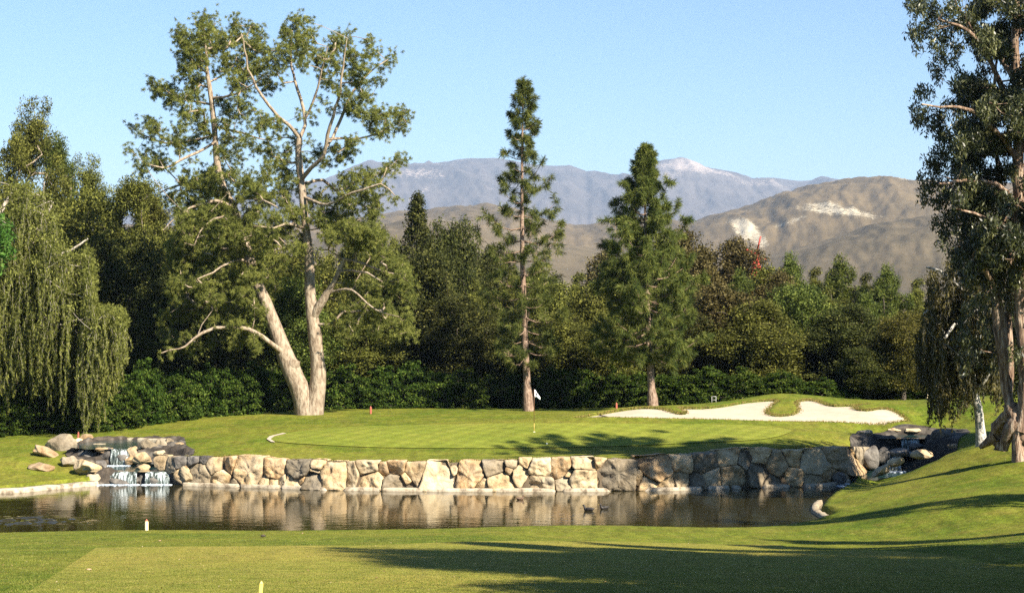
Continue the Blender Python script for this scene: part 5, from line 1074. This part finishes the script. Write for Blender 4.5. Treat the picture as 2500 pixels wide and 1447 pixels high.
for k in range(300):
    y = r.uniform(-75, 690); x0 = np.interp(y, [-280, -50, 150, 400, 680], [2300, 2320, 2350, 2330, 2350]); x = x0 + (2680 - x0) * r.random(); EC.append((x, y, r.uniform(13, 26), r.normal() * 2.0))
for k in range(50): EC.append((r.uniform(2350, 2560), r.uniform(600, 900), r.uniform(8, 15), r.uniform(-.8, 3)))
C = circ_pts(EC, DE, .034, 1.3, r); sk.grow(C[r.permutation(len(C))[:900]], .009, .4, .0, .1); T = Tubes(); sk.tubes(T, 16, .13)
V, F, t = leaf_mesh_data(C, 38, .27, .18, .052, 1.5, .2, 1.3, .5, r); p = at(2480, 1120, DE)
finish_tree('eucalyptus_tree', T, 'bark_euc', V, F, t, 'euc', (p[0], p[1], gz(p[0], p[1])), 'massive rough-barked eucalyptus with gnarled burls at its foot', 'tree')

# --- trees standing outside the photo on the right, whose shade crosses the lawn
def side_tree(key, x, y, H, W, label, mat='dark'):
    tm, cm, h, w_ = KINDS[key]; o = empty('shade_tree', (x, y, gz(x, y) - .2), random.random() * 6); tag(o, label, 'tree', 'trees beside the tee'); o.scale = (W / w_, W / w_, H / h); obj('trunk', tm, o); b = obj('crown', cm, o)
SIDE = [(20.5, 56, 13, 2.0, 'eucA'), (12.8, 23.5, 16, 4.3, 'oakB'), (15.2, 29.5, 18, 4.0, 'plumeB'), (13.6, 33.5, 16.5, 3.4, 'eucB'), (18.5, 24, 17, 4.4, 'eucB'), (13.2, 27.5, 16, 3.9, 'oakB'), (20, 33, 18, 4.2, 'eucA'), (10.8, 18.5, 12, 3.9, 'oakA'), (22, 40, 16, 3.0, 'eucB'), (24, 29, 17, 4.6, 'plumeA'), (14.5, 16, 15, 4.2, 'plumeA'), (16, 37.5, 9, 2.0, 'eucB'), (17.6, 43, 10, 1.8, 'eucA'), (20, 47, 12, 1.6, 'eucA'), (24.8, 86, 7.6, 3.0, 'oakB')]
for i, (x, y, H, W, kk) in enumerate(SIDE): side_tree(kk, x, y, H, W, 'tall tree outside the photo whose shade falls across the lawn')

# ------------------------------------------------------------------ small things
import bmesh
M['white'] = plain('white_cloth', (.78, .80, .84), .7, 0, .05)
M['polem'] = plain('pole_yellow', (.42, .30, .06), .5)
M['pole_dark'] = plain('pole_brown', (.16, .07, .03), .5)
M['red'] = plain('red_paint', (.33, .085, .05), .7)
M['redsteel'] = plain('red_steel', (.42, .055, .035), .6)
M['yellowp'] = plain('yellow_paint', (.80, .62, .12), .6)
M['framew'] = plain('frame_white', (.5, .5, .48), .6)
M['cream'] = plain('cream_paint', (.78, .66, .40), .6)
M['black'] = plain('black_mark', (.02, .02, .025), .6)
M['duck'] = plain('duck_feathers', (.022, .018, .015), .6, 0, .4)
M['duckb'] = plain('duck_brown', (.10, .06, .035), .6, 0, .4)
M['clod'] = plain('earth', (.05, .04, .03), .9)
M['leafm'] = plain('dry_leaf', (.42, .27, .18), .9)
M['ballm'] = plain('ball_white', (.85, .85, .82), .4, 0, .02)
def tube_obj(name, P, R, k, mat, parent, close=True):
    T = Tubes(); P = np.asarray(P, float); T.add(P, R, k)
    if close:   # end caps as tiny cones
        V = np.concatenate(T.V); n = len(V); F = T.F[0]; V = np.vstack([V, P[0], P[-1]]); a = np.arange(k); top = n - k + a
        F3 = np.concatenate([np.stack([np.roll(a, -1), a, np.full(k, n)], 1), np.stack([top, n - k + (a + 1) % k, np.full(k, n + 1)], 1)])
        return obj(name, mesh_np(name, V, [F, F3], mat, True), parent)
    return obj(name, T.mesh(name, mat), parent)
# flag
fx, fy = (1304 - CX) / FPX * 92.4, 92.4; fz = gz(fx, fy)
fl = empty('flagstick', (fx, fy, fz)); tag(fl, 'golf flagstick with a small white triangular flag standing in the hole', 'flag')
tube_obj('lower_pole', [(0, 0, -.1), (0, 0, .45)], [.016, .016], 8, M['polem'], fl)
tube_obj('upper_pole', [(0, 0, .45), (0, 0, 1.2), (0, 0, 2.08)], [.014, .012, .010], 8, M['pole_dark'], fl)
cup = tube_obj('cup', [(0, 0, .012), (0, 0, .034)], [.06, .06], 14, M['ballm'], fl)
n = 12; V = []
for i in range(n + 1):
    u = i / n
    for j in range(5):
        v = j / 4; top = 2.06 - u * .24 * (1 + .2 * u); bot = 1.68 + (.0) * u; z = top + (bot + .02 * u - top) * v if u < .98 else 1.72
        V.append(((.018 + .28 * u), .05 * math.sin(u * 7 + v) * u, z if u < .3 else (top * (1 - v) + (1.66 + .0 + (.10 - .10 * u)) * v) - .10 * u))
idx = np.arange((n + 1) * 5).reshape(n + 1, 5); F = np.stack([idx[:-1, :-1], idx[1:, :-1], idx[1:, 1:], idx[:-1, 1:]], -1).reshape(-1, 4)
ff = obj('flag_cloth', mesh_np('flag_cloth', V, F, M['white'], True), fl)
so = ff.modifiers.new('s', 'SOLIDIFY'); so.thickness = .004
me = mesh_np('emblem', [(.075, -.012, 1.78), (.12, -.018, 1.93), (.165, -.022, 1.78), (.14, -.022, 1.775), (.12, -.02, 1.85), (.095, -.016, 1.78)], [np.array([[0, 1, 4, 5], [1, 2, 3, 4]])], M['black']); obj('emblem', me, ff)
# ball
V, F = ico(2); x, y = ray(1335, 1086, 80, 100); o = obj('golf_ball', mesh_np('golf_ball', V * .04, F, M['ballm'], True)); o.location = (x, y, gz(x, y) + .068); tag(o, 'white golf ball lying at the shaded front edge of the green', 'golf ball')
# stakes
def stake(px, py, h, wd, D, label, mats=('red',), lean=0.0):
    x = (px - CX) / FPX * D; z = gz(x, D); o = empty('marker_stake', (x, D, z)); tag(o, label, 'stake'); o.rotation_euler = (0, lean, 0.3)
    bm = bmesh.new(); bmesh.ops.create_cube(bm, size=1); bmesh.ops.scale(bm, vec=(wd, wd, h + .15), verts=bm.verts); bmesh.ops.translate(bm, vec=(0, 0, h / 2 - .075), verts=bm.verts)
    bmesh.ops.bevel(bm, geom=bm.edges[:], offset=wd * .14, segments=2, affect='EDGES'); me = bpy.data.meshes.new('post'); bm.to_mesh(me); bm.free(); me.materials.append(M[mats[0]]); obj('post', me, o)
    bm = bmesh.new(); bmesh.ops.create_cone(bm, cap_ends=True, segments=4, radius1=wd * .66, radius2=.004, depth=wd * .7); bmesh.ops.rotate(bm, cent=(0, 0, 0), matrix=__import__('mathutils').Matrix.Rotation(math.pi / 4, 3, 'Z'), verts=bm.verts); bmesh.ops.translate(bm, vec=(0, 0, h + wd * .35), verts=bm.verts); me = bpy.data.meshes.new('cap'); bm.to_mesh(me); bm.free(); me.materials.append(M[mats[-1]]); obj('cap', me, o)
    return o
stake(191, 1062, .34, .09, 94.5, 'red stake standing behind the upper waterfall pool')
stake(905, 1012, .36, .11, 108.5, 'red stake standing on the lawn right of the forked pine')
stake(1505, 1000, .36, .10, 107, 'red stake at the hedge above the left tip of the bunker')
stake(2262, 978, .42, .10, 108, 'leaning orange and white stake under the right-hand trees', ('cream', 'red'), .3)
x, y = ray(358, 1310, 50, 70); y = min(y, 61.6)
stake(358, 1310, .30, .10, 62.0, 'cream and red stake on the near bank of the pond', ('cream', 'red'))
stake(2017, 1212, .32, .085, 75.9, 'cream stake on the right lawn point beside the water', ('cream', 'cream'))
x, y = ray(634, 1462, 20, 40)
stake(634, 1460, .22, .05, y, 'yellow tee marker at the bottom edge of the photo', ('yellowp', 'yellowp'), .1)
# rake
a = np.array([*[at(1463, 0, 99.2)[0], 99.2], 0]); b = np.array([at(1487, 0, 97.9)[0], 97.9, 0])
for q in (a, b): q[2] = float(base_z(np.array([q[0]]), np.array([q[1]]))[0]) - .05
rk = empty('bunker_rake', a); tag(rk, 'dark rake lying in the left tip of the bunker', 'rake')
tube_obj('handle', [(0, 0, 0), (b - a)], [.03, .03], 6, M['black'], rk)
dv = norm(b - a); sv = np.array([-dv[1], dv[0], 0]); tube_obj('rake_head', [b - a - sv * .22, b - a + sv * .22], [.03, .03], 6, M['black'], rk)
# little white frame
D = 111.0; x = (1743 - CX) / FPX * D; fr = empty('white_frame', (x, D, gz(x, D))); z0 = EYE - (985 - HZ) / FPX * D - gz(x, D); tag(fr, 'small white tubular frame in front of the hedge above the bunker', 'frame')
for s_ in (-.12, .12): tube_obj('leg', [(s_, 0, min(0, z0) - .1), (s_, 0, z0 + .42)], [.012, .012], 6, M['framew'], fr)
tube_obj('top_bar', [(-.13, 0, z0 + .42), (.13, 0, z0 + .42)], [.012, .012], 6, M['framew'], fr); tube_obj('cross_bar', [(-.12, 0, z0 + .22), (.12, 0, z0 + .22)], [.010, .010], 6, M['framew'], fr)
# ducks
def duck(px, py, yaw, label, mat='duck', s=1.0):
    x, y = pw(px, py); o = empty('duck', (x, y, 0), yaw); tag(o, label, 'duck', 'ducks swimming on the pond'); o.scale = (s,) * 3
    sp = [((-.22, 0, .10), .012), ((-.17, 0, .075), .045), ((-.08, 0, .05), .085), ((.03, 0, .045), .09), ((.11, 0, .06), .07), ((.15, 0, .12), .04), ((.165, 0, .18), .036), ((.19, 0, .205), .042), ((.215, 0, .20), .028), ((.235, 0, .192), .012)]
    P, R = resample([p for p, _ in sp], [q for _, q in sp], .02); T = Tubes(); T.add(P, R, 12); me = T.mesh('body', M[mat]); obj('body', me, o)
    tube_obj('bill', [(.23, 0, .193), (.275, 0, .185)], [.012, .008], 6, M['polem'], o)
    for sy in (-1, 1):
        V, F = ico(2); V = V * np.array([.13, .018, .05]) + np.array([-.05, sy * .082, .075]); obj('wing', mesh_np('wing', V, F, M[mat], True), o)
duck(1437, 1246, math.pi - .2, 'black duck swimming nearest the grass bank')
duck(1475, 1242, math.pi + .5, 'dark duck with pale tail feathers just behind the black one', 'duck', .95)
duck(1270, 1219, .4, 'small brown duck close below the stone wall', 'duckb', .8)
# clods and leaves on the near grass
def lump(name, px, py, sz, mat, label, cat, flat=.5):
    V, F = ico(2); V = V * (1 + .25 * RNG.normal(size=(len(V), 1)) * .4) * np.array([sz, sz * .7, sz * flat]); x, y = ray(px, py, 22, 66); o = obj(name, mesh_np(name, V, F, M[mat], True)); o.location = (x, y, gz(x, y) + .03 + sz * flat * .4); tag(o, label, cat)
lump('clod', 642, 1311, .075, 'clod', 'dark clod lying on the near bank below the wall', 'clod')
lump('fallen_leaf', 217, 1394, .05, 'leafm', 'curled brown leaf on the left side of the tee grass', 'leaf', .3)
lump('fallen_leaf', 390, 1322, .035, 'leafm', 'pale leaf on the grass right of the cream and red stake', 'leaf', .3)
lump('fallen_leaf', 738, 1303, .03, 'leafm', 'pale leaf at the pond edge right of the dark clod', 'leaf', .3)
# red sculpture of steel beams beyond the wood
D = 215.0; p = at(1838, 640, D); rs = empty('beam_sculpture', (p[0], D, 1.3)); tag(rs, 'red steel beam sculpture poking above the brown treetops', 'sculpture')
def beam(a, b, w_, name='beam'):
    a = at(*a)[:3] - np.array([p[0], D, 1.3]); b = at(*b)[:3] - np.array([p[0], D, 1.3]); T = Tubes(); d = norm(b - a); tube_obj(name, [a, b], [w_, w_ * .8], 4, M['redsteel'], rs).data.polygons.foreach_set('use_smooth', [False] * 6 if False else np.zeros(12, bool)[:12]) if False else tube_obj(name, [a, b], [w_, w_ * .8], 4, M['redsteel'], rs)
for a, b, w_ in (((1846, 622, D), (1857, 577, D - 1), .11), ((1845, 622, D), (1811, 604, D + 1), .16), ((1848, 612, D), (1834, 645, D), .2), ((1838, 630, D), (1872, 633, D + 2), .09), ((1846, 620, D), (1800, 900, D - 4), .3), ((1846, 620, D), (1900, 900, D - 3), .3), ((1842, 620, D), (1846, 890, D + 7), .3)): beam(a, b, w_)
tube_obj('hub', [at(1840, 624, D) - np.array([p[0], D, 1.3]), at(1852, 616, D) - np.array([p[0], D, 1.3])], [.28, .28], 10, M['redsteel'], rs)

# ------------------------------------------------------------------ air
me = bpy.data.meshes.new('haze'); bm = bmesh.new(); bmesh.ops.create_cube(bm, size=1); bm.to_mesh(me); bm.free()
hz = obj('haze', me); hz.scale = (34000, 20000, 1140); hz.location = (0, 9500, 568); tag(hz, kind='stuff')
m = bpy.data.materials.new('haze'); m.use_nodes = True; t = m.node_tree; t.nodes.remove(t.nodes['Principled BSDF'])
pv = t.nodes.new('ShaderNodeVolumePrincipled'); pv.inputs['Color'].default_value = (.55, .72, 1.0, 1); pv.inputs['Density'].default_value = .000055; pv.inputs['Anisotropy'].default_value = .0
t.links.new(pv.outputs[0], t.nodes['Material Output'].inputs['Volume']); me.materials.append(m)
